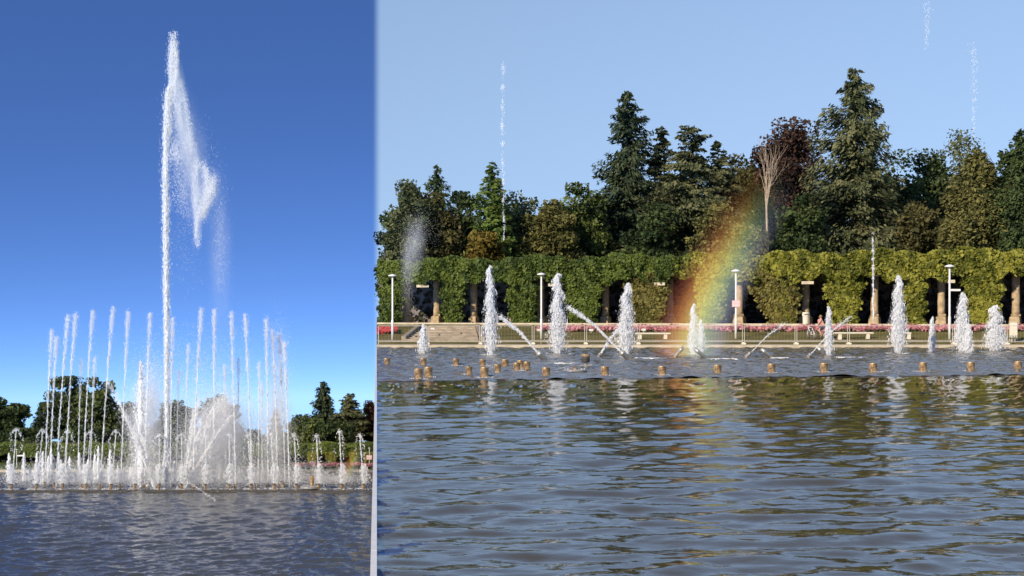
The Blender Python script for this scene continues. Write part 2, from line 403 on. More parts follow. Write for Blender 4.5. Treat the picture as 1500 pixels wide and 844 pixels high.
# ------------------------------------------------------------------ setting: lower park
struct(MB().add([(-.36 * 58, 58, ZL - .5), (SEAM * 58 - .03, 58, ZL - .5), (SEAM * 147.4 - .03, 147.4, ZL - .5), (-.36 * 147.4, 147.4, ZL - .5)], [(0, 1, 2, 3)]).build('lower_pool_floor', M_RIM))
nr3, nc3 = 420, 420
kx = np.linspace(-.36, SEAM, nc3); tt3 = np.linspace(0, 1, nr3); K3, T3 = np.meshgrid(kx, tt3)
RIM_L = lambda k: 131.0 - 40 * (k + .21) ** 2
Y3 = 1 / ((1 - T3) / 58.0 + T3 / RIM_L(K3)); X3 = K3 * Y3 - .03
Z3 = ZL + wave_sum(X3, Y3, np.gradient(Y3, axis=0), (.7, 3.2), .065, 50, 11, .7)
struct(mesh('lower_pool_water', np.stack([X3, Y3, Z3], -1).reshape(-1, 3), grid_faces(nr3, nc3), M_LOWER, smooth=True))
nr4 = 90
K4, T4 = np.meshgrid(kx, np.linspace(0, 1, nr4)); Y4 = RIM_L(K4) + .25 + (147.3 - RIM_L(K4) - .25) * T4; X4 = K4 * Y4 - .03
Z4 = ZL + .02 + wave_sum(X4, Y4, np.full_like(X4, .2), (.8, 2.5), .05, 26, 12, 1.5)
struct(mesh('lower_basin_water', np.stack([X4, Y4, Z4], -1).reshape(-1, 3), grid_faces(nr4, nc3), M_LBASIN, smooth=True))
v = []; ks = np.linspace(-.36, SEAM, 60)
for k in ks:
    d = RIM_L(k)
    for dy, z in ((-.03, -.6), (-.03, .10), (.04, .13), (.26, .13), (.30, .1), (.30, -.6)): v.append((k * d - .03, d + dy, ZL + z))
f = [(i * 6 + j, (i + 1) * 6 + j, (i + 1) * 6 + j + 1, i * 6 + j + 1) for i in range(59) for j in range(5)]
tag(mesh('basin_rim', v, f, M_DARKM), 'dark curved lip in front of the tall fountain jets', 'rim')
b = MB(); x0 = -.36 * 147.3; x1 = SEAM * 147.3 - .03
b.add([(x0, 147.3, ZL - .4), (x1, 147.3, ZL - .4), (x1, 147.3, ZL + .18), (x0, 147.3, ZL + .18), (x1, 148.1, ZL + .18), (x0, 148.1, ZL + .18)], [(0, 1, 2, 3), (3, 2, 4, 5)])
struct(b.build('lower_coping', M_PALE))
yy = [148.1, 152, 158, 170, 184, 220, 300, 420]; zz = [.16, .3, .3, .2, -.4, -9, -34, -70]; v = []
for y, z in zip(yy, zz):
    for k in np.linspace(-.45, SEAM, 30): v.append((k * y - .03, y, ZL + z))
struct(mesh('lower_ground', v, grid_faces(len(yy), 30), M_GRASS, smooth=True))

# ------------------------------------------------------------------ trees
def branch_tubes(mb, p, d, L, r, depth, rs, bend=.25, split=3, up=.15, ends=None, n=5):
    pts = [p]; q = np.array(p, float); dd = np.array(d, float); rad = [r]
    for i in range(4):
        dd = dd + rs.normal(size=3) * bend * .4 + np.array([0, 0, up * .25]); dd /= np.linalg.norm(dd)
        q = q + dd * L / 4; pts.append(q); rad.append(r * (1 - .55 * (i + 1) / 4))
    mb.tube(pts, rad, n)
    if ends is not None: ends.append(q)
    if depth > 0:
        for k in range(split):
            t = rs.uniform(.35, 1.0); j = min(int(t * 4), 3); base = pts[j] + (pts[j + 1] - pts[j]) * (t * 4 - j)
            nd = dd + rs.normal(size=3) * .55; nd[2] = abs(nd[2]) * .8 + up; nd /= np.linalg.norm(nd)
            branch_tubes(mb, base, nd, L * rs.uniform(.5, .72), max(r * .45, .012), depth - 1, rs, bend, split, up, ends, n)

def tree(label, px, top, hw, d, kind='decid', leaf='mid', seed=0, zb=ZP, n=9000, ls=.155, group=None, name=None, low=.12, cat='tree', bark=None, density=1.0, lean=0.0):
    rs = np.random.default_rng(seed + 100); n = int(n * (1.8 if kind != 'decid' else 2.0)); ls *= .82 if kind != 'decid' else 1
    base = np.array([(px - 750) / F * d, d, zb]); H = CH + (HZ - top) / F * d - zb; R = hw / F * d
    root = empty(name or {'decid': 'broadleaf_tree', 'spruce': 'spruce_tree', 'cedar': 'cedar_tree', 'cone': 'cypress_tree', 'larch': 'conifer_tree'}[kind], base)
    tag(root, label, cat, group)
    tb = MB(); bark = bark or M_BARK
    C = []; N = []; S = []; V = []; U = []
    if kind == 'decid':
        th = H * (low + .30); pts = [(0, 0, -.1)]
        for i in range(1, 5): pts.append((rs.normal() * .02 * H * i / 4, rs.normal() * .02 * H * i / 4, th * i / 4))
        tb.tube(pts, [H * .028, H * .022, H * .019, H * .016, H * .012], 8)
        nlobe = int(rs.integers(5, 9)); lobes = []
        for i in range(nlobe):
            a = i / nlobe * 2 * math.pi + rs.uniform(-.4, .4); rr = R * rs.uniform(.35, .62); h = H * rs.uniform(low + .22, .72)
            lobes.append((np.array([math.cos(a) * rr, math.sin(a) * rr, h]), R * rs.uniform(.38, .55), H * rs.uniform(.14, .22)))
        lobes.append((np.array([lean * R, 0, H * .76]), R * .50, H * .23)); lobes.append((np.array([0, 0, H * .55]), R * .6, H * .28))
        lobes.append((np.array([rs.normal() * .2 * R, 0, H * (low + .2)]), R * .75, H * .17))
        for c, a, hh in lobes:
            tb.tube([(0, 0, th * .6), (c * [.5, .5, 1] + np.array([0, 0, th])) * .5, c], [H * .011, H * .007, H * .003], 5)
        w = np.array([a * a * hh for _, a, hh in lobes]) ** .8; w /= w.sum()
        for (c, a, hh), wi in zip(lobes, w):
            nk = max(6, int(75 * wi)); u = rs.normal(size=(nk, 3)); u /= np.linalg.norm(u, axis=1)[:, None]
            cc = c + u * np.array([a, a, hh]) * (rs.random(nk) ** .35)[:, None]
            for q in range(nk):
                m = max(8, int(n * wi / nk)); cr = rs.uniform(.14, .26) * (a + hh) / 2 + .15
                g = np.clip(rs.normal(size=(m, 3)), -1.7, 1.7) * [cr, cr, cr * .62]
                pos = cc[q] + g; C.append(pos)
                nn = rs.normal(size=(m, 3)) * .75 + (cc[q] - c) / max(a, hh) * .8 + np.array([0, 0, .45]); N.append(nn)
                V.append(np.clip(rs.normal(.5, .22, m) + rs.normal(0, .16), 0, 1))
        C = np.concatenate(C); N = np.concatenate(N); V = np.concatenate(V); U = None
        keep = C[:, 2] > H * .03; C, N, V = C[keep], N[keep], V[keep]; asp = .7
        # keep the crown's top where the photograph has it
        zt = np.percentile(C[:, 2], 99.7); C[:, 2] *= 1 + (H / zt - 1) * np.clip(C[:, 2] / H, 0, 1)
    else:
        tb.tube([(0, 0, -.1), (0, 0, H * .3), (lean * R * .3, 0, H * .65), (lean * R * .5, 0, H * .99)], [H * .020, H * .015, H * .008, .02], 8)
        prof = {'spruce': lambda t: (1 - t) ** .64, 'cedar': lambda t: min(1, (1 - t) * 1.7 + .06) ** .8 * (.86 + .14 * math.sin(t * 40)), 'cone': lambda t: min(1, (1 - t) * 1.9) ** .8,
                'larch': lambda t: (1 - t) ** .75}[kind]
        nbr = {'spruce': 300, 'cedar': 170, 'cone': 300, 'larch': 170}[kind]
        droop = {'spruce': .30, 'cedar': .06, 'cone': -.55, 'larch': -.10}[kind]
        wts = []; p1, p2, p3 = rs.random(3) * 6.28
        for i in range(nbr):
            t = low + (1 - low) * (((i + rs.random()) / nbr) ** .92); a = rs.random() * 6.283
            wob = 1 + .20 * math.sin(3 * a + 9 * t + p1) + .16 * math.sin(2 * a - 17 * t + p2) + .12 * math.sin(31 * t + p3)
            L = R * prof(max(0, min(.985, t))) * rs.uniform(.55, 1.12) * (wob if kind != 'cone' else .5 + .5 * wob) + R * .05
            wts.append((t, a, L))
        tot = sum(L ** 1.3 for _, _, L in wts)
        for t, a, L in wts:
            m = max(6, int(n * L ** 1.3 / tot)); s = rs.random(m) ** .75
            if kind == 'cone': s = rs.random(m) ** .4
            wid = {'spruce': .17, 'cedar': .26, 'cone': .22, 'larch': .22}[kind]
            lat = rs.normal(size=m) * L * wid * (1.15 - .75 * s)
            cx = lean * R * .5 * t
            dz = -droop * L * s + (.22 * L * s * s if kind == 'spruce' else .05 * L * s)
            thick = {'spruce': .05, 'cedar': .035, 'cone': .16, 'larch': .07}[kind]
            hz = rs.normal(size=m) * L * thick - (np.abs(rs.normal(size=m)) * L * .10 if kind == 'spruce' else 0)
            er = np.array([math.cos(a), math.sin(a), 0]); et = np.array([-er[1], er[0], 0])
            pos = er * (L * s)[:, None] + et * lat[:, None]; pos[:, 2] += t * H + dz + hz; pos[:, 0] += cx
            C.append(pos); N.append(rs.normal(size=(m, 3)) * .45 + np.array([0, 0, .75]) + er * .55)
            U.append(np.tile(er + [0, 0, -.35 if kind == 'spruce' else .1], (m, 1)))
            V.append(np.clip(rs.normal(.42, .2, m) + .25 * (s - .5) + rs.normal(0, .1), 0, 1))
            if L > R * .55:
                tb.tube([(cx, 0, t * H), tuple(er * L * .85 + [cx, 0, t * H - droop * L * .8])], [H * .004 + .01, .008], 4)
        C = np.concatenate(C); N = np.concatenate(N); V = np.concatenate(V); U = np.concatenate(U); asp = .42
        keep = C[:, 2] > .1; C, N, V, U = C[keep], N[keep], V[keep], U[keep]
        zt = np.percentile(C[:, 2], 99.8); C[:, 2] *= H / max(zt, .1)
    size = ls * np.clip(rs.lognormal(-.12, .38, len(C)), .4, 2.0)
    v, f = quads(C, N, size, asp, U, rs)
    tr = tb.build('trunk', bark, root)
    cr = mesh('crown', v, f, LEAF[leaf], root, var=V)
    return root

T = tree
# upper park, on the woodland behind the pergola
T('grey green broadleaf tree at the open end of the ivy pergola', 592, 268, 38, 152, leaf='grey', seed=91, n=12000)
T('dark pointed conifer showing above the brownish broadleaf crowns', 640, 246, 50, 166, 'spruce', 'dark', 2, n=8000, ls=.24)
T('brown tinged broadleaf tree behind the grey mist plume', 632, 288, 52, 154, leaf='brown', seed=3, n=13000)
T('dark broadleaf tree just beside the bright green spiky conifer', 684, 284, 42, 156, leaf='dark', seed=4, n=11000)
T('bright green spiky conifer rising above a golden shrub', 722, 242, 62, 147, 'larch', 'bright', 5, n=9000, ls=.22)
T('golden yellow shrub at the foot of the spiky conifer', 712, 338, 33, 142, leaf='gold', seed=6, n=8000, name='golden_shrub', cat='shrub', low=.0)
T('thin grey tree with pale bare branches between spiky conifer and broadleaf crowns', 762, 284, 36, 150, leaf='grey', seed=7, n=4200, bark=M_TWIG)
T('low olive grey broadleaf tree beside the pale branched tree', 806, 296, 46, 149, leaf='olive', seed=8, n=12000)
T('full green broadleaf tree at the foot of the tall dark spruce', 852, 274, 50, 153, leaf='mid', seed=9, n=14000)
T('tall dark spruce with a slim ragged top', 922, 140, 84, 158, 'spruce', 'spruce', 10, n=20000, ls=.25, lean=-.1)
T('broad layered cedar between the dark spruce and the copper beech', 1012, 188, 96, 150, 'cedar', 'cedar', 11, n=21000, ls=.24)
T('olive cedar growing out between the dark spruce and the layered cedar', 968, 190, 58, 160, 'cedar', 'cedar', 12, n=12000, ls=.24)
T('smaller layered cedar beside the dusky brown tree', 1052, 210, 56, 152, 'cedar', 'cedar', 24, n=12000, ls=.23)
T('dusky brown broadleaf tree behind the bare birch', 1078, 226, 46, 163, leaf='brown', seed=13, n=9000)
T('dark red copper beech with a wide crown', 1160, 176, 66, 160, leaf='copper', seed=314, n=22000)
T('huge olive cypress towering over all the other trees', 1252, 108, 118, 150, 'spruce', 'cedar', 15, n=28000, ls=.27, low=.02)
T('deep green broadleaf tree in the dip beside the huge cypress', 1345, 222, 56, 160, leaf='dark', seed=16, n=13000)
T('pale twigged broadleaf tree standing above the dense cone shaped cypress', 1416, 194, 50, 160, leaf='grey', seed=17, n=6500, bark=M_TWIG)
T('dense cone shaped cypress with a rounded tip', 1432, 222, 56, 140, 'cone', 'olive', 18, n=16000, ls=.22)
T('dark cypress beside the dense cone shaped one, at the forest edge', 1496, 196, 50, 138, 'cone', 'dark', 19, n=13000, ls=.22)
T('low dark broadleaf tree under the layered cedar', 960, 300, 48, 146, leaf='dark', seed=20, n=10000)
T('tawny low tree with drooping twigs where the rainbow crosses', 1062, 300, 56, 144, leaf='olive', seed=21, n=9000)
T('low green tree tucked between the copper beech and the huge cypress', 1170, 290, 52, 146, leaf='dark', seed=22, n=11000)
T('shaded low tree at the foot of the deep green broadleaf tree', 1352, 300, 46, 146, leaf='brown', seed=23, n=9000)
for i, (px, top) in enumerate(((612, 296), (668, 292), (745, 298), (806, 302), (884, 290), (1000, 290), (1105, 250), (1300, 250), (1385, 240), (1468, 226))):
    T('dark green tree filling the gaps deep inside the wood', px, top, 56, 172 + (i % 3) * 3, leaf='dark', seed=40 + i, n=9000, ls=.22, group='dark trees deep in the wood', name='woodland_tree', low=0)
# bare birch in front of the copper beech
root = tag(empty('birch_tree', P(1124, 0, 143) * [1, 1, 0] + [0, 0, ZP]), 'leafless pale birch in front of the dark red beech', 'tree')
rs = np.random.default_rng(77); mbt = MB(); Hb = CH + (HZ - 192) / F * 143 - ZP
mbt.tube([(0, 0, -.1), (.05, 0, Hb * .3), (-.1, 0, Hb * .66)], [.16, .12, .08], 8)
mbt.build('trunk', M_BIRCH, root)
mbb = MB()
for k in range(7):
    a = rs.uniform(0, 6.28); s = rs.uniform(.08, .26)
    dvec = np.array([math.cos(a) * s, math.sin(a) * s, 1.0]); dvec /= np.linalg.norm(dvec)
    branch_tubes(mbb, (-.08, 0, Hb * rs.uniform(.56, .66)), dvec, Hb * rs.uniform(.16, .22), .055, 2, rs, .18, 3, .45, None, 5)
mbb.build('branches', M_BIRCH, root)

# lower park
LZ = ZL + .3
def TL(label, px, top, hw, d, **k): return tree(label, px, top, hw, d, zb=LZ, **k)
TL('dark broadleaf tree at the far end of the lower pool', 8, 586, 42, 165, leaf='dark', seed=60, n=9000, ls=.15)
TL('small dark conifer before the great round trees', 58, 598, 22, 163, kind='spruce', leaf='spruce', seed=61, n=4000, ls=.16)
TL('tall rounded dark tree veiled by the ring of jets', 98, 553, 40, 168, leaf='dark', seed=62, n=11000, ls=.15)
TL('broad rounded tree beside its tall twin, veiled by jets', 140, 556, 38, 166, leaf='mid', seed=63, n=10000, ls=.15)
TL('lower tree sinking into the spray of the leaning jets', 184, 592, 28, 166, leaf='dark', seed=64, n=6000, ls=.15)
TL('round tree directly behind the great fountain column', 256, 590, 32, 167, leaf='dark', seed=65, n=7000, ls=.15)
TL('hazy tree behind the mist of the leaning jets', 320, 582, 34, 170, leaf='dark', seed=66, n=7000, ls=.15)
TL('slim upright tree behind the last tall ring jets', 404, 600, 17, 166, kind='larch', leaf='dark', seed=67, n=3500, ls=.14)
TL('rounded green tree at the foot of the valley spruce', 446, 610, 32, 158, leaf='mid', seed=68, n=9000, ls=.14)
TL('dark valley spruce with a pointed tip', 474, 561, 34, 163, kind='spruce', leaf='spruce', seed=69, n=8000, ls=.17)
TL('layered dark conifer next to the valley spruce', 512, 578, 38, 162, kind='cedar', leaf='cedar', seed=70, n=9000, ls=.16)
TL('dusky red brown tree against the terrace wall', 545, 590, 22, 164, leaf='copper', seed=71, n=5000, ls=.15)
TL('low dark tree before the spruce and above the pergola', 488, 618, 34, 157, leaf='dark', seed=72, n=7000, ls=.14)
for i, (px, top) in enumerate(((30, 628), (120, 625), (215, 632), (290, 628), (365, 632), (420, 636))):
    TL('low bushy tree in the row behind the lower pergola', px, top, 46, 158 + (i % 2) * 2, leaf='dark', seed=80 + i, n=6000, ls=.15, group='bushy trees behind the lower pergola', low=0, name='bushy_tree')

# ------------------------------------------------------------------ pergolas and vines
def vine_leaves(pts, nrm, size, rs): return quads(pts, nrm, size, .8, None, rs)
Z_TOP, Z_CAN = 6.22, 4.45
perg_o = tag(empty('pergola', (*perg(1000, 3), ZP)), 'long stone pergola with sandstone columns under overgrown vines', 'pergola')
po = np.array([*perg(1000, 3), ZP])
def rel(v): return [tuple(np.array(p) - po) for p in v]
def line_box(mb, px0, px1, b0, b1, z0, z1):
    a0, a1, c0, c1 = perg(px0, b0), perg(px1, b0), perg(px0, b1), perg(px1, b1)
    v = [(*a0, z0), (*a1, z0), (*c1, z0), (*c0, z0), (*a0, z1), (*a1, z1), (*c1, z1), (*c0, z1)]
    mb.add(rel(v), [(3, 2, 1, 0), (4, 5, 6, 7), (0, 1, 5, 4), (1, 2, 6, 5), (2, 3, 7, 6), (3, 0, 4, 7)])
m = MB(); line_box(m, 556, 1640, .9, 7.2, 4.75, 5.1); m.build('opaque_core', M_BARK, perg_o)  # opaque core added under the leaves so no light leaks through
m = MB(); line_box(m, 556, 1640, .5, .85, 4.55, 5.3); m.build('front_beam', M_BARK, perg_o)
m = MB(); line_box(m, 556, 1640, 7.4, 7.7, ZP - .1, 5.3); m.build('back_screen', M_BACK, perg_o)  # screen added behind the open colonnade to keep its arches dark
for px in (619, 812, 965, 1183, 1390):          # beam ends that peep out under the leaves
    m = MB(); line_box(m, px - 9, px + 9, .05, .45, 4.05, 4.25); m.build('beam_end', M_PALE, perg_o)
def column(px, back, hh=1.0, seed=0):
    rs = np.random.default_rng(seed); p = perg(px, back); c = np.array([*p, ZP]) - po
    o = MB().lathe([(.27 + rs.normal() * .012, z) for z in np.linspace(.62, 3.4, 9)], 12, c).build('column', M_STONE, perg_o, True)
    w = rs.uniform(.66, .84)
    mb = MB().box(c + [rs.normal() * .02, 0, .30], (w, w, .62), math.atan2(PDIR[1], PDIR[0]), .06, rs.uniform(.86, .96))
    mb.box(c + [rs.normal() * .04, 0, .70], (w * .72, w * .72, .2), rs.uniform(-.3, .3), .05, .9).build('pedestal', M_STONE, o)
for i, px in enumerate((596, 694, 792, 887, 981, 1083, 1180, 1281, 1379, 1488, 1590)): column(px, 1.75, seed=i)
for i, px in enumerate((640, 668, 755, 845, 930, 1030, 1135, 1230, 1340, 1440)): column(px, 3.4, seed=30 + i)
vine = tag(empty('climbing_vine', (*perg(1000, 3), ZP)), 'thick green climbing vine smothering the long pergola in leafy curtains', 'vine')
vo = po
def canopy(px0, px1, n, leaf, seed):
    rs = np.random.default_rng(seed); pxs = rs.uniform(px0, px1, n)
    s = rs.random(n); C = np.zeros((n, 3)); N = np.zeros((n, 3))
    lump = .16 * np.sin(pxs * .11 + 1) + .12 * np.sin(pxs * .043) + .09 * np.sin(pxs * .27)
    z_t = Z_TOP + .16 * np.sin(pxs * .05) + .10 * np.sin(pxs * .16 + 2); z_b = Z_CAN + .22 * np.sin(pxs * .09) + .15 * np.sin(pxs * .23 + 1)
    front = s < .62
    for i in range(n):
        if front[i]:
            h = rs.random(); z = z_b[i] + (z_t[i] - z_b[i]) * h
            bk = -.05 + .5 * max(0, h - .6) ** 2 * 4 - .25 * math.sin(z * 3.1 + pxs[i] * .12) - lump[i] + abs(rs.normal()) * .28 - .3 * (rs.random() < .06) * rs.random()
            p = perg(pxs[i], bk); C[i] = (*p, z); N[i] = (-PNRM[0], -PNRM[1], .55)
        else:
            bk = rs.uniform(.2, 7.4); p = perg(pxs[i], bk); C[i] = (*p, z_t[i] - .25 * abs(rs.normal())); N[i] = (0, -.2, 1)
    N += rs.normal(size=(n, 3)) * .85
    v, f = vine_leaves(C - vo, N, .12 * rs.uniform(.6, 1.35, n), rs)
    clump = .5 + .25 * np.sin(pxs * .31 + C[:, 2] * 4) + .2 * np.sin(pxs * .13 - C[:, 2] * 3)
    o = mesh('vine_canopy', v, f, LEAF[leaf], vine, var=np.clip(clump * .6 + rs.normal(.2, .2, n), 0, 1)); o['kind'] = 'stuff'
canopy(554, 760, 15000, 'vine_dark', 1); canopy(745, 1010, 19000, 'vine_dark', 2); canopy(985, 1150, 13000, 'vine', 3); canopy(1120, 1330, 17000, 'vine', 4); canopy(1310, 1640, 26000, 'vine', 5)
def curtain(pt0, pt1, pb0, pb1, leaf, seed, n=3000, zb=ZP + .05, thick=.55):
    """hanging mass of leaves, width pt0..pt1 under the canopy, pb0..pb1 at the ground"""
    rs = np.random.default_rng(seed); h = rs.random(n) ** .9; z = Z_CAN + .5 - (Z_CAN + .5 - zb) * h
    e = np.where(h < .25, 0, (h - .25) / .75)
    a = pt0 + (pb0 - pt0) * e; c = pt1 + (pb1 - pt1) * e; u = rs.random(n)
    wig = 2.2 * np.sin(z * 5 + seed) + 1.5 * np.sin(z * 11 + 2 * seed)
    px = a + (c - a) * u + wig + rs.normal(size=n) * 2.6
    ed = 1 - np.abs(u - .5) * 2
    C = np.zeros((n, 3)); N = np.zeros((n, 3))
    fr = rs.random(n)
    for i in range(n):
        bk = .45 - thick * .75 * math.sqrt(max(ed[i], 0)) + (abs(rs.normal()) * .22 if fr[i] < .7 else rs.random() * thick) - .12 * math.sin(z[i] * 4 + u[i] * 6)
        p = perg(px[i], bk); C[i] = (*p, z[i]); N[i] = np.array([-PNRM[0], -PNRM[1], .45]) + np.array([PDIR[0], PDIR[1], 0]) * (u[i] - .5) * 1.6
    N += rs.normal(size=(n, 3)) * .8
    v, f = vine_leaves(C - vo, N, .12 * rs.uniform(.6, 1.3, n), rs)
    cl = .5 + .25 * np.sin(px * .5 + z * 5 + seed) + .2 * np.sin(z * 7)
    mesh('vine_curtain', v, f, LEAF[leaf], vine, var=np.clip(cl * .6 + rs.normal(.2, .2, n), 0, 1))
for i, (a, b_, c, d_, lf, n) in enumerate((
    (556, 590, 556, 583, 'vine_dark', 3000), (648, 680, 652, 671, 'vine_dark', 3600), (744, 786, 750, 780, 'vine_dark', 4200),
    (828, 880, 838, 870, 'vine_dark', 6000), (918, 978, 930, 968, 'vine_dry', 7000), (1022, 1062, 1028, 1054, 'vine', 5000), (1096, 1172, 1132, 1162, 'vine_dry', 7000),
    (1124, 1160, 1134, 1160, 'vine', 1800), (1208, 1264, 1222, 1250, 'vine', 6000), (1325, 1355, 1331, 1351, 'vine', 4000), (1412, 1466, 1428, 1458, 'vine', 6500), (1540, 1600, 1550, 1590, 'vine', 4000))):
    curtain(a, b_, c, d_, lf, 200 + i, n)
# shaded ivy, its leaf colour kept dark too, on the added back screen
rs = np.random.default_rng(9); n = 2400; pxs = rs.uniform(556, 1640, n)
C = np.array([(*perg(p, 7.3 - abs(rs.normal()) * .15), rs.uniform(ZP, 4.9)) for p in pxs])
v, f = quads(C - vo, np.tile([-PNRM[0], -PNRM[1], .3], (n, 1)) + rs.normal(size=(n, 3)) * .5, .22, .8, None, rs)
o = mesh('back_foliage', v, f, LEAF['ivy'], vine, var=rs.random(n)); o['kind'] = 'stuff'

# lower pergola, one long overgrown arcade at the far side of the lower pool
lp = tag(empty('vine_arcade', (P(300, 0, 154)[0], 154, LZ)), 'low vine covered arcade along the far side of the lower pool', 'arcade')
lo = np.array([P(300, 0, 154)[0], 154, LZ])
zt = CH + (HZ - 651) / F * 153; zc = CH + (HZ - 668) / F * 153
x0, x1 = -.36 * 153, SEAM * 153 - .2
m = MB(); m.add(np.array([(x0, 153.6, zc + .2), (x1, 153.6, zc + .2), (x1, 156.5, zc + .2), (x0, 156.5, zc + .2), (x0, 153.6, zt - .1), (x1, 153.6, zt - .1), (x1, 156.5, zt - .1), (x0, 156.5, zt - .1)]) - lo,
     [(3, 2, 1, 0), (4, 5, 6, 7), (0, 1, 5, 4), (1, 2, 6, 5), (2, 3, 7, 6), (3, 0, 4, 7)]); m.build('opaque_core', M_BARK, lp)  # opaque box inside the leaf canopy
m = MB(); m.add(np.array([(x0, 156.6, LZ - .2), (x1, 156.6, LZ - .2), (x1, 156.6, zt - .2), (x0, 156.6, zt - .2)]) - lo, [(0, 1, 2, 3)]); m.build('back_screen', M_EARTH, lp)  # thin dark sheet closing the back of the arcade
rs = np.random.default_rng(19); n = 15000; xx = rs.uniform(x0, x1, n); hh = rs.random(n)
C = np.stack([xx, 153.2 + .1 * np.sin(xx * 2) + np.abs(rs.normal(size=n)) * .15 + np.maximum(0, hh - .7) * 4, zc + (zt - zc) * np.minimum(1, hh * 1.25) + .12 * np.sin(xx * 1.7)], 1)
v, f = quads(C - lo, np.tile([0, -1, .6], (n, 1)) + rs.normal(size=(n, 3)) * .5, .12, .8, None, rs)
o = mesh('vine_canopy', v, f, LEAF['vine_dark'], lp, var=rs.random(n)); o['kind'] = 'stuff'
for i, px in enumerate(list(range(-20, 430, 42)) + [458, 486, 520, 541]):
    n = 900; w = 7 if px < 430 else 9; u = rs.uniform(-1, 1, n); z = rs.uniform(LZ, zc + .3, n); wd = w * (.65 + .35 * (z - LZ) / (zc - LZ))
    C = np.stack([(px + u * wd - 750) / F * 153.2, 153.3 - .25 * np.sqrt(1 - u * u) + np.abs(rs.normal(size=n)) * .1, z], 1)
    v, f = quads(C - lo, np.stack([u, -np.ones(n), .4 * np.ones(n)], 1) + rs.normal(size=(n, 3)) * .5, .11, .8, None, rs)
    mesh('vine_curtain', v, f, LEAF['vine' if px > 430 else 'vine_dark'], lp, var=rs.random(n))

# ------------------------------------------------------------------ flower beds, steps, street furniture
def flowers(label, name, pts0, pts1, m, n, seed, size=.10):
    rs = np.random.default_rng(seed); o0 = pts0[0]
    i = rs.integers(0, len(pts0) - 1, n); t = rs.random((n, 1)); s = rs.random((n, 1))
    a = pts0[i] + (pts0[i + 1] - pts0[i]) * t; c = pts1[i] + (pts1[i + 1] - pts1[i]) * t
    C = a + (c - a) * s; C[:, 2] += rs.uniform(.10, .30, n) + .06 * np.sin(C[:, 0] * 3)
    root = tag(empty(name, o0), label, 'flower bed')
    v, f = quads(C - o0, np.tile([0, -.7, .7], (n, 1)) + rs.normal(size=(n, 3)) * .5, size * rs.uniform(.6, 1.2, n), .9, None, rs)
    o = mesh('blossoms', v, f, m, root, var=rs.random(n)); o['kind'] = 'stuff'
    k = n // 2; C2 = C[:k].copy(); C2[:, 2] -= rs.uniform(.06, .22, k)
    v, f = quads(C2 - o0, np.tile([0, -.6, .7], (k, 1)) + rs.normal(size=(k, 3)) * .6, .09, .5, None, rs)
    o = mesh('foliage', v, f, LEAF['mid'], root, var=rs.random(k)); o['kind'] = 'stuff'
r0 = np.array([on_lawn(px, 486.6) for px in range(786, 1640, 20)]); r1 = np.array([on_lawn(px, 483.0) for px in range(786, 1640, 20)])
flowers('long bed of pink flowers in front of the pergola', 'flower_bed', r0, r1, M_PINK, 9000, 5)
r0 = np.array([on_lawn(px, 490.0) for px in range(553, 582, 7)]); r1 = np.array([on_lawn(px, 483.5) for px in range(553, 582, 7)])
flowers('short bed of dark red flowers beside the stone steps', 'flower_bed', r0, r1, M_RED, 900, 6)
rs = np.random.default_rng(31); p0 = np.array([[(k - 750) / F * 150, 150.0, LZ - .02] for k in range(430, 551, 10)])
flowers('thin bed of pink flowers before the vine covered arcade', 'flower_bed', p0 - [0, .8, .02], p0, M_PINK, 2500, 7, .11)

st = tag(empty('stone_steps', on_lawn(645, 498)), 'wide sandy stone steps climbing from the pool walk to the pergola', 'steps')
so = on_lawn(645, 498); NS = 9
for i in range(NS):
    py = 500.5 - i * 2.45; a = on_lawn(597 + i * 1.2 if i else 590, py); c = on_lawn(701 - i * .6, py); 
    dep = np.linalg.norm(on_lawn(650, py - 2.45)[:2] - on_lawn(650, py)[:2]) + .25 if i < NS - 1 else 1.2
    ztop = a[2] + .16
    mb = MB(); v = [(a[0], a[1], a[2] - .5), (c[0], c[1], a[2] - .5), (c[0], c[1] + dep, a[2] - .5), (a[0], a[1] + dep, a[2] - .5)]
    v += [(p[0], p[1], ztop) for p in v]
    mb.add(np.array(v) - so, [(0, 1, 5, 4), (1, 2, 6, 5), (2, 3, 7, 6), (3, 0, 4, 7), (4, 5, 6, 7)]).build('step', M_STEP, st)
for px0, px1 in ((588, 612), (703, 697)):
    a, c = on_lawn(px0, 499.5), on_lawn(px1, 481); w = .28
    v = [(a[0], a[1], a[2] - .3), (a[0] + w, a[1], a[2] - .3), (c[0] + w, c[1], c[2] - .3), (c[0], c[1], c[2] - .3), (a[0], a[1], a[2] + .28), (a[0] + w, a[1], a[2] + .28), (c[0] + w, c[1], c[2] + .32), (c[0], c[1], c[2] + .32)]
    MB().add(np.array(v) - so, [(0, 1, 5, 4), (1, 2, 6, 5), (2, 3, 7, 6), (3, 0, 4, 7), (4, 5, 6, 7)]).build('side_wall', M_STEP, st)

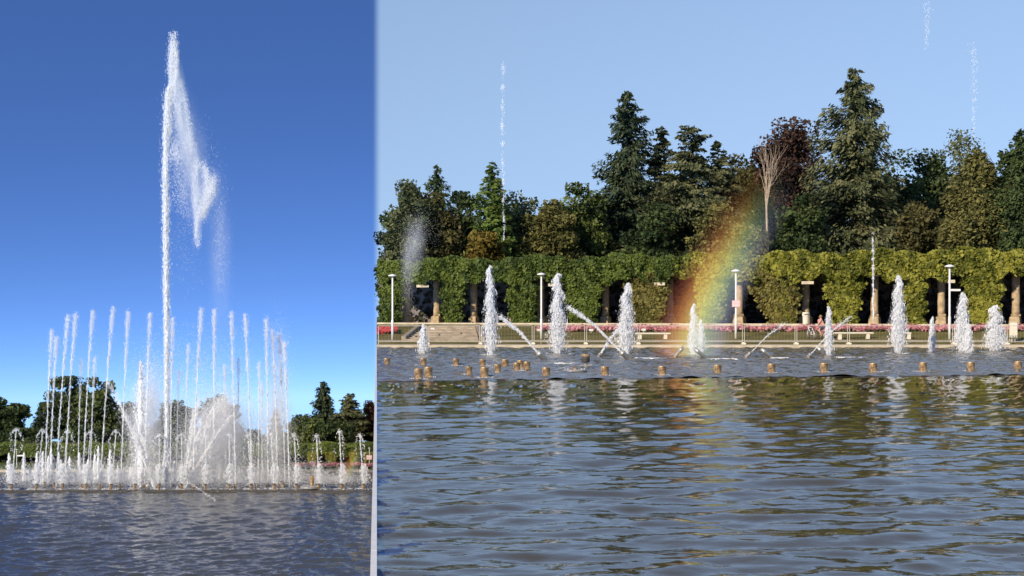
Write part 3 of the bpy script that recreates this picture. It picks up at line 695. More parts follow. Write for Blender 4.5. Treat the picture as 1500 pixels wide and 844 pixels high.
def lamp(label, px, by, ty, sign=None, base=None):
    p = on_lawn(px, by) if base is None else base; h = CH + (HZ - ty) / F * p[1] - p[2]; s = h / 4.0
    o = tag(empty('street_lamp', p), label, 'street lamp', None)
    MB().lathe([(.075 * s, -.05), (.075 * s, h * .30), (.055 * s, h * .31), (.05 * s, h - .12 * s)], 10).build('post', M_WHITE, o, True)
    MB().lathe([(.02 * s, h - .13 * s), (.27 * s, h - .11 * s), (.25 * s, h - .06 * s), (.10 * s, h), (.02 * s, h + .02 * s)], 18).build('lamp_head', M_WHITE, o, True)
    if sign == 'plate':
        MB().box((.0, -.09, h * .505), (.52, .02, .42), 0, .008).build('sign_plate', M_SIGN, o)
        MB().box((.0, -.104, h * .505 + .10), (.40, .004, .05)).box((.0, -.104, h * .505 - .02), (.34, .004, .04)).box((0, -.104, h * .505 - .11), (.40, .004, .04)).build('sign_print', M_WHITE, o)
    if sign == 'arm':
        MB().box((.36, -.02, h * .66), (.62, .03, .13), 0, .01).build('direction_sign', M_WHITE, o)
lamp('white mushroom street lamp beside the red flowers and steps', 575, 498, 402)
lamp('plain white mushroom street lamp at the start of the pink flower bed', 793, 497, 400)
lamp('white mushroom street lamp carrying a square pink notice', 1078, 496, 395, 'plate')
lamp('white mushroom street lamp with a white direction sign arm', 1391, 497, 388, 'arm')
lamp('small white mushroom lamp before the valley arcade', 541, 0, 656, 'plate', np.array([P(541, 0, 150)[0], 150, LZ - .1]))
lamp('small white street lamp standing among the jets of the lower pool', 24.5, 0, 658, 'arm', np.array([P(24.5, 0, 149)[0], 149, LZ - .1]))

# barrier fence along the pool edge
FY = 98.1; fx = lambda px: (px - 750) / F * FY
posts = [553 + 0] + [int(v_) for v_ in np.arange(627, 1640, 77)]
fence_proto = None
for i in range(len(posts) - 1):
    a, c = fx(posts[i]) + .03, fx(posts[i + 1]) - .03; L = c - a; h = 1.12; z0 = .17
    o = tag(empty('barrier_fence', (a, FY, z0)), 'low steel barrier fence panel standing along the far pool edge', 'fence', 'barrier panels along the far pool edge')
    for x in (0.03, L - .03): MB().tube([(x, 0, .0), (x, 0, h)], .022, 6).build('post', M_GALV, o)
    for z in (h, .17): MB().tube([(.03, 0, z), (L - .03, 0, z)], .020, 6).build('rail', M_GALV, o)
    mw = MB()
    for x in np.arange(.22, L - .1, .20): mw.tube([(x, 0, .17), (x, 0, h)], .0032, 3)
    mw.build('wire_infill', M_GALV, o)
    f0 = tag(MB().box((0, 0, .055), (.24, .55, .11), 0, .02).add([(-.05, -.1, .11), (.05, -.1, .11), (.05, .1, .11), (-.05, .1, .11), (-.04, -.08, .16), (.04, -.08, .16), (.04, .08, .16), (-.04, .08, .16)], [(0, 1, 5, 4), (1, 2, 6, 5), (2, 3, 7, 6), (3, 0, 4, 7), (4, 5, 6, 7)]).build('fence_foot', M_CREAM),
             'pale concrete foot holding the joint of two barrier panels', 'fence foot', 'feet of the barrier panels')
    f0.location = (c + .03, FY - .05, .165)

def bench(label, px0, px1, by, ty):
    p = on_lawn((px0 + px1) / 2, by); w = (px1 - px0) / F * p[1]; h = (by - ty) / F * p[1]
    o = tag(empty('bench', p, 0), label, 'bench')
    MB().box((0, 0, h - .05), (w, .45, .10), 0, .02).build('seat', M_CREAM, o)
    for s in (-1, 1): MB().box((s * w * .36, 0, (h - .10) / 2 - .05), (.22, .38, h), 0, .02).build('leg', M_CREAM, o)
bench('white slab bench on the lawn behind a broad jet', 930, 982, 496.5, 487.5)
bench('white slab bench on the lawn beside the cyclist', 1222, 1279, 496.5, 486.8)
bench('white slab bench beyond the tall jet near the arm sign lamp', 1252 + 60, 1252 + 62 + 20, 496.5, 487)
def bin_(label, px, by, ty, w):
    p = on_lawn(px, by); s = F / p[1]; h = (by - ty) / s; r = w / s / 2
    o = tag(empty('litter_bin', p), label, 'litter bin')
    MB().lathe([(r * .82, 0), (r * .88, h * .74)], 16).build('body', M_CREAM, o)
    MB().lathe([(r, h * .74), (r, h * .93), (r * .9, h), (r * .6, h), (r * .55, h * .9)], 16).build('rim', M_CREAM, o)
    MB().box((0, -r * .96, h * .86), (r * 1.2, r * .2, h * .06), 0, .01).build('opening', M_DARKM, o)
bin_('cream litter bin standing by the pink flowers at a dark arch', 1180.5, 478.8, 457.5, 11)
p = np.array([fx(1489) * 1.005, 99.2, .2])
o = tag(empty('notice_box', p), 'cream box on two short legs beside the pool walk', 'box')
MB().box((0, 0, .80), (.46, .30, .92), 0, .05).build('cabinet', M_CREAM, o)
MB().box((0, 0, 1.29), (.42, .28, .05), 0, .02).build('lid', M_CREAM, o)
for s in (-1, 1): MB().tube([(s * .09, 0, -.08), (s * .09, 0, .36)], .03, 8).build('leg', M_GALV, o)
lights = [(634, 482.5), (790, 484.5), (866, 484.5), (943, 484), (1253, 482.5), (1020, 484)]
for px, py in lights:
    p = on_lawn(px, py + 3)
    o = tag(empty('floodlight', p), 'little cream ground floodlight set at the edge of the planting', 'floodlight', 'ground floodlights along the planting')
    MB().box((0, 0, .17), (.30, .14, .17), 0, .03).build('housing', M_CREAM, o); MB().tube([(0, 0, -.02), (0, 0, .10)], .03, 8).build('bracket', M_GALV, o)
    MB().box((0, -.074, .17), (.24, .01, .11)).build('lens', M_WHITE, o)

# cyclist by the fence
def bicycle(label, loc, rz, m):
    o = tag(empty('bicycle', loc, rz), label, 'bicycle'); r = .29
    for x in (-.46, .46):
        w = MB(); a = np.linspace(0, 2 * math.pi, 25); w.tube([(x + r * math.cos(t), 0, r + .02 + r * math.sin(t)) for t in a], .02, 6); wh = w.build('wheel', M_DARKM, o)
        s = MB()
        for t in np.linspace(0, math.pi, 6, endpoint=False): s.tube([(x - r * math.cos(t), 0, r + .02 - r * math.sin(t)), (x + r * math.cos(t), 0, r + .02 + r * math.sin(t))], .005, 3)
        s.build('spokes', M_GALV, wh)
    f = MB(); bb = (-.04, 0, .30); seat = (-.18, 0, .70); head = (.32, 0, .68)
    for a, c in ((bb, seat), (bb, head), (seat, (.30, 0, .74)), (bb, (-.46, 0, .31)), ((-.17, 0, .66), (-.46, 0, .31)), (head, (.46, 0, .31)), (head, (.28, 0, .86))): f.tube([a, c], .018, 6)
    f.build('frame', m, o)
    MB().box((-.20, 0, .76), (.24, .12, .06), 0, .02).build('saddle', M_DARKM, o); MB().tube([(-.18, 0, .70), (-.19, 0, .74)], .014, 6).build('seat_post', M_GALV, o)
    MB().tube([(.20, -.24, .88), (.28, -.12, .88), (.28, .12, .88), (.20, .24, .88)], .014, 6).build('handlebar', M_GALV, o)
    MB().tube([(-.04, -.12, .16), (-.04, -.06, .30), (-.04, .06, .30), (-.04, .12, .44)], .012, 5).build('crank', M_GALV, o)
    return o
bp_ = on_lawn(1203, 497.5)
bicycle('bicycle ridden past the pink flowers by a child in pink', bp_, math.pi * .92, M_SHIRT)
bicycle('pale bicycle standing before the pink flowers by the fence', on_lawn(1188, 497), math.pi * .60, M_WHITE)
def person(label, loc, rz):
    J = {'pel': (-.17, 0, .82), 'sp': (-.10, 0, 1.00), 'ch': (-.02, 0, 1.16), 'ne': (.02, 0, 1.28), 'hb': (.04, 0, 1.35), 'ht': (.05, 0, 1.47),
         'shl': (-.01, .14, 1.22), 'ell': (.10, .20, 1.04), 'wrl': (.20, .22, .92), 'hal': (.23, .22, .89), 'shr': (-.01, -.14, 1.22), 'elr': (.10, -.20, 1.04), 'wrr': (.20, -.22, .92), 'har': (.23, -.22, .89),
         'hil': (-.16, .08, .80), 'knl': (.13, .10, .62), 'anl': (-.02, .11, .34), 'fol': (.08, .11, .27), 'hir': (-.16, -.08, .80), 'knr': (.12, -.10, .50), 'anr': (-.03, -.11, .20), 'for': (.08, -.11, .15)}
    R = {'pel': .12, 'sp': .11, 'ch': .125, 'ne': .048, 'hb': .085, 'ht': .075, 'shl': .055, 'shr': .055, 'ell': .038, 'elr': .038, 'wrl': .028, 'wrr': .028, 'hal': .032, 'har': .032,
         'hil': .085, 'hir': .085, 'knl': .055, 'knr': .055, 'anl': .036, 'anr': .036, 'fol': .034, 'for': .034}
    E = [('pel', 'sp'), ('sp', 'ch'), ('ch', 'ne'), ('ne', 'hb'), ('hb', 'ht'), ('ch', 'shl'), ('shl', 'ell'), ('ell', 'wrl'), ('wrl', 'hal'), ('ch', 'shr'), ('shr', 'elr'), ('elr', 'wrr'), ('wrr', 'har'),
         ('pel', 'hil'), ('hil', 'knl'), ('knl', 'anl'), ('anl', 'fol'), ('pel', 'hir'), ('hir', 'knr'), ('knr', 'anr'), ('anr', 'for')]
    ks_ = list(J); me = bpy.data.meshes.new('person'); me.from_pydata([J[k] for k in ks_], [(ks_.index(a), ks_.index(c)) for a, c in E], [])
    o = bpy.data.objects.new('person', me); link(o); o.location = loc; o.rotation_euler[2] = rz
    md = o.modifiers.new('skin', 'SKIN'); 
    for k, sv in zip(ks_, me.skin_vertices[0].data): sv.radius = (R[k], R[k]); sv.use_root = (k == 'pel')
    o.modifiers.new('sub', 'SUBSURF').levels = 1; o.modifiers['sub'].render_levels = 1
    me.materials.append(M_SKIN); tag(o, label, 'person')
    MB().lathe([(.10, .80), (.145, .86), (.135, .98), (.15, 1.12), (.14, 1.22), (.07, 1.285)], 14, (-.06, 0, 0), (.12, 0, 1)).build('shirt', M_SHIRT, o, True)
    for s in (-1, 1): MB().tube([(-.01, s * .12, 1.24), (.05, s * .175, 1.14)], [.068, .06], 8).build('sleeve', M_SHIRT, o)
    for s, k in ((1, .62), (-1, .50)): MB().tube([(-.18, s * .07, .82), (0, s * .09, .72 if s > 0 else .66), (.08, s * .10, k + .06)], [.115, .09, .07], 8).build('shorts', M_SHORTS, o)
    h = MB().lathe([(.02, .0), (.085, .03), (.098, .09), (.09, .15), (.05, .19), (.01, .20)], 12, (.03, 0, 1.33)); h.build('hair', M_HAIR, o, True)
    MB().lathe([(.015, 0), (.012, .03), (.004, .045)], 6, (.118, 0, 1.40), (1, 0, -.3)).build('nose', M_SKIN, o)
    return o
person('child in a pink shirt and dark shorts riding a bicycle', bp_, math.pi * .92)

# ------------------------------------------------------------------ nozzles
def foam_disc(c, rx, ry, n, s, parent, org, name='splash'):
    a = rng.random(n) * 6.283; r = np.sqrt(rng.random(n)) * (1 + rng.normal(size=n) * .15)
    pts = np.stack([c[0] + rx * r * np.cos(a), c[1] + ry * r * np.sin(a), c[2] + np.abs(rng.normal(size=n)) * s * .7], 1)
    v, f = drops_geo(pts - org, s * rng.uniform(.5, 1.3, n), .5); o = mesh(name, v, f, M_FOAM, parent); o['kind'] = 'stuff'; return o
NG = 'bronze nozzles in a row along the basin rim'
def nozzle(label, px, by, w=12.5, h=13.5, group=None, leak=True):
    p = G(px, by); s = F / p[1]; r = w / s / 2; hh = h / s
    o = tag(empty('fountain_nozzle', p), label, 'nozzle', group)
    MB().lathe([(r * .92, -.1), (r * .94, hh * .30), (r * 1.0, hh * .32), (r * 1.0, hh * .38), (r * .93, hh * .40), (r * .93, hh * .66), (r * .99, hh * .68), (r * .99, hh * .74), (r * .93, hh * .76), (r * .95, hh * .90)], 18).build('barrel', M_BRONZE, o)
    MB().lathe([(r * .97, hh * .90), (r * 1.0, hh * .93), (r * .97, hh), (r * .8, hh), (r * .72, hh * .96)], 18).build('rim', M_BRONZE, o)
    MB().lathe([(r * .71, hh * .955), (r * .70, hh * .985), (r * .3, hh * .99)], 16).build('mouth', M_DARKM, o)
    if leak:
        foam_disc(p + [rng.normal() * .05, -.05, .01], r * rng.uniform(1.4, 2.4), r * 1.4, 110, .016, o, p, 'foam')
    return o
for px, by in ((800, 552), (886, 550.5), (970, 550), (1051, 548), (1130, 546.5), (1207, 545.5), (1279, 545.5), (1352, 544.5), (1422, 544), (1491, 543)):
    nozzle('bronze nozzle in the even row along the basin rim', px, by, group=NG)
for lab, px, by in (('bronze nozzle of a close pair at the rim, the stouter one', 613, 555.5), ('bronze nozzle of a close pair at the rim, the one set back', 627.5, 553),
                    ('dark banded bronze nozzle standing alone at the rim below the clustered nozzles', 709.5, 553.5)):
    nozzle(lab, px, by, 13, 15.5)
for px, by in ((567, 535.5), (620, 535.5), (668, 536), (707, 537)):
    nozzle('small weathered bronze nozzle in the short row behind the rim', px, by, 9.5, 10.5, 'weathered nozzles in the short second row')
for px, by in ((687, 549), (729, 546), (740, 538.5), (757, 543.5), (762.5, 540), (772, 542)):
    nozzle('bronze nozzle in the loose cluster before the tall jet', px, by, 10.5, 12, 'bronze nozzles in the loose cluster')
# gun nozzle on a flat disc
p = G(858, 539); s = F / p[1]
o = tag(empty('nozzle_gun', p), 'upright dark barrelled nozzle standing on a crossed pipe', 'nozzle')
MB().tube([(0, 0, -.1), (0, 0, .25)], .06, 10).build('pipe', M_STEEL, o); MB().lathe([(.13, .20), (.15, .22), (.15, .50), (.13, .52), (.12, .45)], 14).build('barrel', M_DARKM, o, True)
MB().lathe([(.155, .42), (.16, .44), (.16, .50), (.155, .51), (.13, .51)], 14).build('collar', M_BRONZE, o); MB().tube([(-.22, -.02, .07), (.24, .02, .1)], .05, 8).build('cross_pipe', M_STEEL, o)
p = G(842, 545)
o = tag(empty('spray_disc', p), 'flat steel disc lying low in the water before the upright nozzle', 'disc')
MB().lathe([(.30, -.05), (.42, .03), (.42, .07), (.38, .09), (.1, .10)], 24).build('plate', M_STEEL, o); MB().lathe([(.12, .10), (.12, .16), (.06, .18)], 14).build('hub', M_BRONZE, o)
for a in np.linspace(0, 6.283, 8, endpoint=False): MB().lathe([(.025, .08), (.025, .12), (.01, .13)], 8, (.33 * math.cos(a), .33 * math.sin(a), 0)).build('bolt', M_STEEL, o)

# angled guns and their streams
def stream_geo(pts, w0, w1, n, size, stretch=2.5, jit=1.0):
    """droplets along a path with growing spread"""
    pts = np.array(pts, float); seg = np.linalg.norm(np.diff(pts, axis=0), axis=1); cum = np.concatenate([[0], np.cumsum(seg)]) / seg.sum()
    t = rng.random(n); c = np.stack([np.interp(t, cum, pts[:, k]) for k in range(3)], 1)
    i = np.clip(np.searchsorted(cum, t) - 1, 0, len(seg) - 1); dirs = (pts[i + 1] - pts[i]) / seg[i][:, None]
    sg = w0 + (w1 - w0) * t; c += rng.normal(size=(n, 3)) * sg[:, None] * jit
    return drops_geo(c, size * rng.uniform(.5, 1.4, n), stretch * rng.uniform(.6, 1.5, n), True, dirs)
def gun(label, px, by, ex, ey, blen, jet=True, jlabel='', thin=1.0, depth=0.0, wide=1.0, ed=0.0, n=420):
    p = G(px, by); d = p[1]; e = P(ex, ey, d + ed); ax = (e - p) / np.linalg.norm(e - p)
    o = tag(empty('angled_nozzle', p), label, 'nozzle')
    r = .085 * wide
    MB().lathe([(r * .7, -.15), (r * .7, 0), (r, .02), (r, blen * .62), (r * 1.12, blen * .64), (r * 1.12, blen * .8), (r * .9, blen * .82), (r * .86, blen), (r * .6, blen)], 14, (0, 0, .05), ax).build('barrel', M_STEEL, o, True)
    MB().box((0, 0, .0), (.16, .16, .18), 0, .03).build('mount', M_BRONZE, o)
    if jet:
        q = p + ax * blen + [0, 0, .05]; mid = (q + e) / 2 + [0, 0, .06 * np.linalg.norm(e - q)]
        g1 = stream_geo([q, mid, e], .014 * thin, .040 * thin, n, .019 * thin, 3.0); g2 = stream_geo([mid, e, e + (e - mid) * .12 - [0, 0, .1]], .035, .09, n // 3, .014, 1.5)
        v, f = join([g1, g2]); jet_obj('water_stream', jlabel, v - q, f, M_CLEAR, None, q)
gun('stout steel nozzle aimed across the basin at the tallest near jet', 800, 530, 733, 464, .55, jlabel='slanting white stream that ends at the tallest foaming jet', wide=1.4, n=650)
gun('stout steel nozzle aimed over toward the plain street lamp', 921, 527, 833, 450, .50, jlabel='long slanting stream crossing before the plain lamp and a vine curtain', wide=1.4, n=750)
gun('thin steel nozzle aimed at the broad tapering jet', 876, 525, 909, 480, .22, jlabel='short slanting stream crossing the long one before the broad tapering jet', n=300)
gun('thin pipe nozzle lying low inside the rainbow', 988, 524, 1003, 508, .60, False)
gun('slanted pipe nozzle beside the rainbow lit jet', 1034, 526, 1018, 513, .65, False)
gun('thin pipe nozzle aimed toward the square pink notice lamp', 1092, 525, 1150, 474, .35, jlabel='faint thin stream slanting up past the pink notice lamp', thin=.55, n=260)
gun('slanted pipe nozzle in the open water below the cyclist', 1130, 525, 1114, 512, .60, False)
gun('pipe nozzle at the foot of the slim bright jet', 1209, 523, 1196, 508, .55, False)
gun('little pipe nozzle throwing over the slab bench', 1183, 525, 1246, 464, .22, jlabel='faint thin stream slanting up over the slab bench', thin=.6, n=300)
# foam lines along the submerged pipes
for lab, x0, x1, yy_ in (('thin foam line between the two stout steel nozzles', 812, 860, 532), ('long thin foam line running toward the rainbow', 930, 985, 525), ('foam line trailing right of the rainbow lit jet', 1036, 1080, 526),
                        ('foam line with two knots below the lawn lamp', 1128, 1182, 524.5), ('foam line trailing from the slim bright jet', 1216, 1262, 523.5)):
    n = 420; px = rng.uniform(x0, x1, n); base = G((x0 + x1) / 2, yy_)
    pts = np.array([G(a, yy_ + rng.normal() * .35, .02) for a in px]); v, f = drops_geo(pts - base, .035 * rng.uniform(.5, 1.3, n), .7)
    o = tag(mesh('foam_line', v, f, M_FOAM), lab, 'foam'); o.location = base

# ------------------------------------------------------------------ jets of the upper pool
def plume_jet(label, px, ty, by, w, n=2600, group=None, lean=0.0, size=.0125, name='water_jet', core=True, top_w=.25):
    """foaming upright jet: solid core that breaks into falling lumps"""
    p = G(px, by); d = p[1]; s = F / d; h = (by - ty) / s; W = w / s / 2
    gs = []; w *= .9; W *= .9; n = int(n * 4.0)
    t = rng.random(n) ** .85; prof = W * (top_w + (1 - top_w) * np.minimum(1, (1 - t) * 1.7)) * np.where(t < .18, .45 + 3.0 * t, 1)
    ang = rng.random(n) * 6.283; r = np.abs(rng.normal(size=n)) * .55 * prof
    lump = .22 * W * np.sin(t * 23 + rng.random() * 6) + .14 * W * np.sin(t * 51 + 2 * np.sin(ang)); r *= 1 + .45 * np.sin(3 * ang + 19 * t + rng.random() * 6) * t
    c = np.stack([r * np.cos(ang) + lump * t + lean * t * t, r * np.sin(ang), t * h * (1 - .12 * (r / (W + 1e-6)) ** 2)], 1)
    gs.append(drops_geo(c, size * rng.uniform(.4, 1.8, n), rng.uniform(1.5, 7.0, n)))
    k = n // 6; t2 = rng.random(k); a2 = rng.random(k) * 6.283; r2 = W * (1.0 + .9 * rng.random(k)) * (1.1 - .7 * t2)
    c2 = np.stack([r2 * np.cos(a2) + lean * t2 ** 2, r2 * np.sin(a2), t2 * h * .9], 1); gs.append(drops_geo(c2, size * .55 * rng.uniform(.5, 1.5, k), 1.5, False))
    v, f = join(gs); o = jet_obj(name, label, v, f, M_JET, group, p)
    if core:
        zz_ = np.linspace(0, h * .93, 26); ph = rng.random() * 6
        MB().tube([(lean * (z / h) ** 2 + .10 * W * math.sin(z * 9 + ph), .10 * W * math.cos(z * 8 + ph), z) for z in zz_],
                  [max(.012, W * (.22 + .08 * math.sin(z * 13 + ph) + .08 * math.sin(z * 31)) * (1 - .75 * z / h)) for z in zz_], 9).build('core', M_DROP, o, True)
    foam_disc(p, W * 2.0, W * 2.6, 420, .022, o, p)
    return o
plume_jet('short plump white jet before the stone steps', 620, 477, 520, 13, 1500)
plume_jet('tallest foaming jet, beside the slanting stream at the steps', 719, 391, 520, 19, 3400, lean=-.05)
plume_jet('tall foaming jet beside the plain street lamp', 817, 402, 519, 24, 3600)
plume_jet('broad tapering jet behind the stout angled nozzle', 917, 416, 519, 24, 3600, lean=.06)
plume_jet('white jet glowing inside the rainbow', 1016, 447, 519, 14, 2200)
plume_jet('ragged low jet hugging the rainbow lit one', 1027, 470, 518, 13, 900, core=False)
plume_jet('slim bright jet beside the cyclist', 1214, 450, 520, 12, 1900)
plume_jet('tall broken jet between two dark arches and the vine column', 1316, 405, 518, 22, 3600)
plume_jet('slender low jet at the foot of the arm sign lamp', 1365.5, 466, 515.5, 10, 1300)
plume_jet('wide ragged jet just beyond the arm sign lamp', 1410, 430, 516, 22, 3200)
plume_jet('short solid jet leaning on the wide ragged jet', 1418.5, 476, 518, 12, 1500)
plume_jet('wide bushy jet before the cream box on legs', 1458, 449, 515.5, 28, 3600)
# thin high jets
def trail(label, px, y0, y1, d, n, size, sway=2.0, clump=True, name='water_jet', group=None, stem=None, jw=.06):
    t = rng.random(n)
    if clump: t = t - .022 * np.sin(t * 60 + rng.random() * 6) + .01 * np.sin(t * 140)
    y = y1 + (y0 - y1) * t; x = px + sway * np.sin(t * 3.1) * t + .5 * np.sin(t * 25)
    c = np.array([P(a, b_, d) for a, b_ in zip(x, y)]) + rng.normal(size=(n, 3)) * jw * (.4 + .6 * t)[:, None]
    org = P(px, y1, d); gs = [drops_geo(c - org, size * rng.uniform(.4, 1.5, n), rng.uniform(1, 3.2, n), True)]
    v, f = join(gs); o = jet_obj(name, label, v, f, M_CLEAR, group, org)
    if stem:
        ys_ = np.linspace(y1, stem, 14); MB().tube([P(px + .5 * math.sin(i * 1.3), q, d) - org for i, q in enumerate(ys_)], [.028 * (1 - i / 16) for i in range(14)], 6).build('core', M_DROP, o, True)
    return o
trail('thin high jet thrown up before the spiky conifer into the sky', 738, 90, 352, 84, 900, .013, -3)
trail('lone trail of drops high above the huge cypress', 1357, 2, 72, 84, 220, .011, 2, jw=.12)
trail('long trail of drops falling above the pale twigged tree', 1426, 65, 200, 84, 400, .011, 2, jw=.11)
trail('thin straight jet standing before a stone column and vine canopy', 1279, 344, 470, 84, 500, .017, 0, stem=365, jw=.035)
# small mist plume before the pergola's open end
def mist_geo(blobs, d, n, size):
    w = np.array([b_[4] for b_ in blobs], float); w /= w.sum(); cs = []
    for (px, py, sx, sy, _), wi in zip(blobs, w):
        k = int(n * wi); s = d / F
        c = np.tile(P(px, py, d), (k, 1)) + rng.normal(size=(k, 3)) * np.array([sx * s, max(sx * s, .4), sy * s]); cs.append(c)
    c = np.concatenate(cs); return c, drops_geo(c, size * rng.uniform(.5, 1.4, len(c)), 1.3)
org = P(600, 410, 100)
c, (v, f) = mist_geo([(596, 400, 5, 22, 3), (603, 365, 9, 22, 3), (615, 335, 14, 16, 2), (598, 425, 5, 18, 1)], 100, 6000, .010)
o = tag(mesh('mist_plume', v - org, f, M_FINE), 'faint grey plume of mist drifting up before the open end of the pergola', 'mist'); o.location = org; o['kind'] = 'stuff'

# ------------------------------------------------------------------ jets of the lower pool
def low_pt(px, py): return G(px, py, ZL)
def ring_jet(bx, by, tx, ty, label, group, w=1.0, n=420):
    p = low_pt(bx, by); d = p[1]; e = P(tx, ty, d); h = e - p; gs = []
    ts = np.linspace(0, 1, 16); path = np.array([p + h * t + np.array([-h[0] * .35 * t * (1 - t), 0, 0]) for t in ts])
    gs.append(stream_geo(path[:13], .028 * w, .06 * w, int(n * 1.1), .019 * w, 5.0))
    gs.append(stream_geo(path[10:], .055 * w, .11 * w, int(n * 1.1), .020 * w, 3.0))
    hd = path[-3:]; gs.append(stream_geo(hd, .09 * w, .11 * w, int(n * .85), .020 * w, 1.8))
    k = int(n * .35); t = rng.random(k); c = np.array([np.interp(t, ts, path[:, j]) for j in range(3)]).T + rng.normal(size=(k, 3)) * [.22 * w, .2, .1] + [.15, 0, 0]
    gs.append(drops_geo(c, .020 * rng.uniform(.5, 1.4, k), 1.8))
    v, f = join(gs); o = jet_obj('water_jet', label, v - p, f, M_CLEAR, group, p)
    MB().tube([q - p for q in path[:11]], [.030 * w * (1 - .05 * i) for i in range(11)], 6).build('core', M_DROP, o, True)
    return o
g1 = 'tall jets of the fountain ring'
for a in ((66, 708, 76, 483), (73, 706, 83, 495), (82, 712, 100, 462), (95, 713, 111, 458), (121, 714, 136, 455), (147, 715, 166, 451), (177, 716, 188, 457), (212, 715, 220, 459),
          (282, 716, 295, 452), (313, 716, 314, 453), (345, 715, 339, 458), (369, 716, 359, 460), (393, 714, 390, 466), (407, 712, 399, 484), (418, 711, 409, 489), (424, 713, 416, 501), (249, 716, 253, 466)):
    ring_jet(*a, 'tall thin arching jet of the ring round the great column', g1)
g2 = 'shorter jets at the back of the ring'
for a in ((114, 704, 119, 525), (132, 704, 139, 524), (258, 705, 262, 543), (330, 705, 329, 534), (349, 705, 349, 524), (378, 710, 380, 530), (384, 709, 383, 560), (270, 705, 276, 505)):
    ring_jet(*a, 'shorter thin jet at the back of the fountain ring', g2, .85, 300)
# low crowned jets of the front row, each with its nozzle
def crown_jet(bx, by, tx, ty, kind):
    p = low_pt(bx, by - 1.2); d = p[1]; e = P(tx, ty, d); s = d / F; gs = [stream_geo([p, (p + e) / 2, e], .02, .035, 220, .024, 3.5)]
    gs.append(drops_geo(e + rng.normal(size=(46, 3)) * [.10, .1, .09], .036 * rng.uniform(.6, 1.3, 46), 1.0, True))
    k = 100; t = rng.random(k); a = rng.choice([-1, 1], k) if kind else np.where(rng.random(k) < .75, 1, -1)
    ox = a * (.06 + .50 * np.sin(t * 2.5) * rng.uniform(.7, 1, k) * (.7 + kind * .3)); oz = -t ** 1.5 * rng.uniform(1.6, 2.0, k) * (1.0 if kind else 1.5)
    gs.append(drops_geo(np.stack([e[0] + ox + rng.normal(size=k) * .05, e[1] + rng.normal(size=k) * .2, e[2] + oz], 1), .030 * rng.uniform(.5, 1.4, k), 1.8, True))
    k = 800; t = rng.random(k); sg = rng.normal(size=k)
    c = np.stack([p[0] + sg * (.05 + .42 * t) * .55, p[1] + rng.normal(size=k) * .25 * t, p[2] + .2 + t * 1.9 * (1 - .12 * sg ** 2)], 1); gs.append(drops_geo(c, .028 * rng.uniform(.5, 1.3, k), 2.4, True))
    v, f = join(gs); o = jet_obj('crowned_jet', 'low jet of the front row with a falling crown of drops', v - p, f, M_CLEAR, 'crowned jets of the front row', p)
    foam_disc(p + [0, 0, .05], .8, .5, 90, .05, o, p)
    z = empty('fountain_nozzle', p - [0, .22, 0]); tag(z, 'small bronze nozzle at the foot of a crowned jet', 'nozzle', 'small nozzles of the front row')
    MB().lathe([(.10, -.2), (.11, .34), (.13, .36), (.13, .44), (.1, .46)], 10, (0, 0, 0), (.12 * (1 if tx > bx else -1), 0, 1)).build('barrel', M_BRONZE, z); MB().lathe([(.13, .44), (.14, .50), (.08, .52)], 10, (0, 0, 0), (.12 * (1 if tx > bx else -1), 0, 1)).build('rim', M_DARKM, z)
CJ = [(17, 719, 23.7, 630), (54, 719, 62.5, 631), (92, 718.5, 98.6, 632), (126.6, 718.5, 132.7, 633), (162.6, 719, 170, 632), (198, 718.5, 200, 638), (233, 718.5, 233.5, 638), (267, 718.5, 266, 637),
      (302, 718.5, 301.5, 639), (337, 718.5, 336, 637), (369, 718.5, 363, 637), (403, 718.5, 397, 637), (435.5, 718.5, 431, 637), (468, 718.5, 463.5, 639), (501.6, 718.5, 497, 632), (533.5, 718.5, 527, 638)]
for i, a in enumerate(CJ): crown_jet(*a, 1 if i < 8 else 0)
for px, by in ((67, 713), (80, 714), (120, 716), (147, 716.5), (177, 716.5), (212, 716), (283, 717), (345, 716.5), (376, 716.5), (393, 714), (410, 713), (415, 713)):
    p = low_pt(px, by); z = empty('fountain_nozzle', p - [0, .2, 0]); tag(z, 'small dark nozzle at the foot of a tall ring jet', 'nozzle', 'small nozzles under the ring jets')
    MB().lathe([(.09, -.2), (.10, .30), (.12, .32), (.12, .40), (.07, .42)], 10).build('barrel', M_BRONZE, z)
p = low_pt(455, 717); z = tag(empty('spray_disc', p), 'flat steel spray head with a central pipe in the lower basin', 'nozzle')
MB().lathe([(.5, -.1), (.85, .12), (.85, .26), (.7, .32), (.2, .34)], 18).build('plate', M_STEEL, z); MB().lathe([(.16, .3), (.16, .9), (.2, .92), (.2, 1.1), (.1, 1.12)], 12, (.1, 0, 0)).build('pipe', M_BRONZE, z)
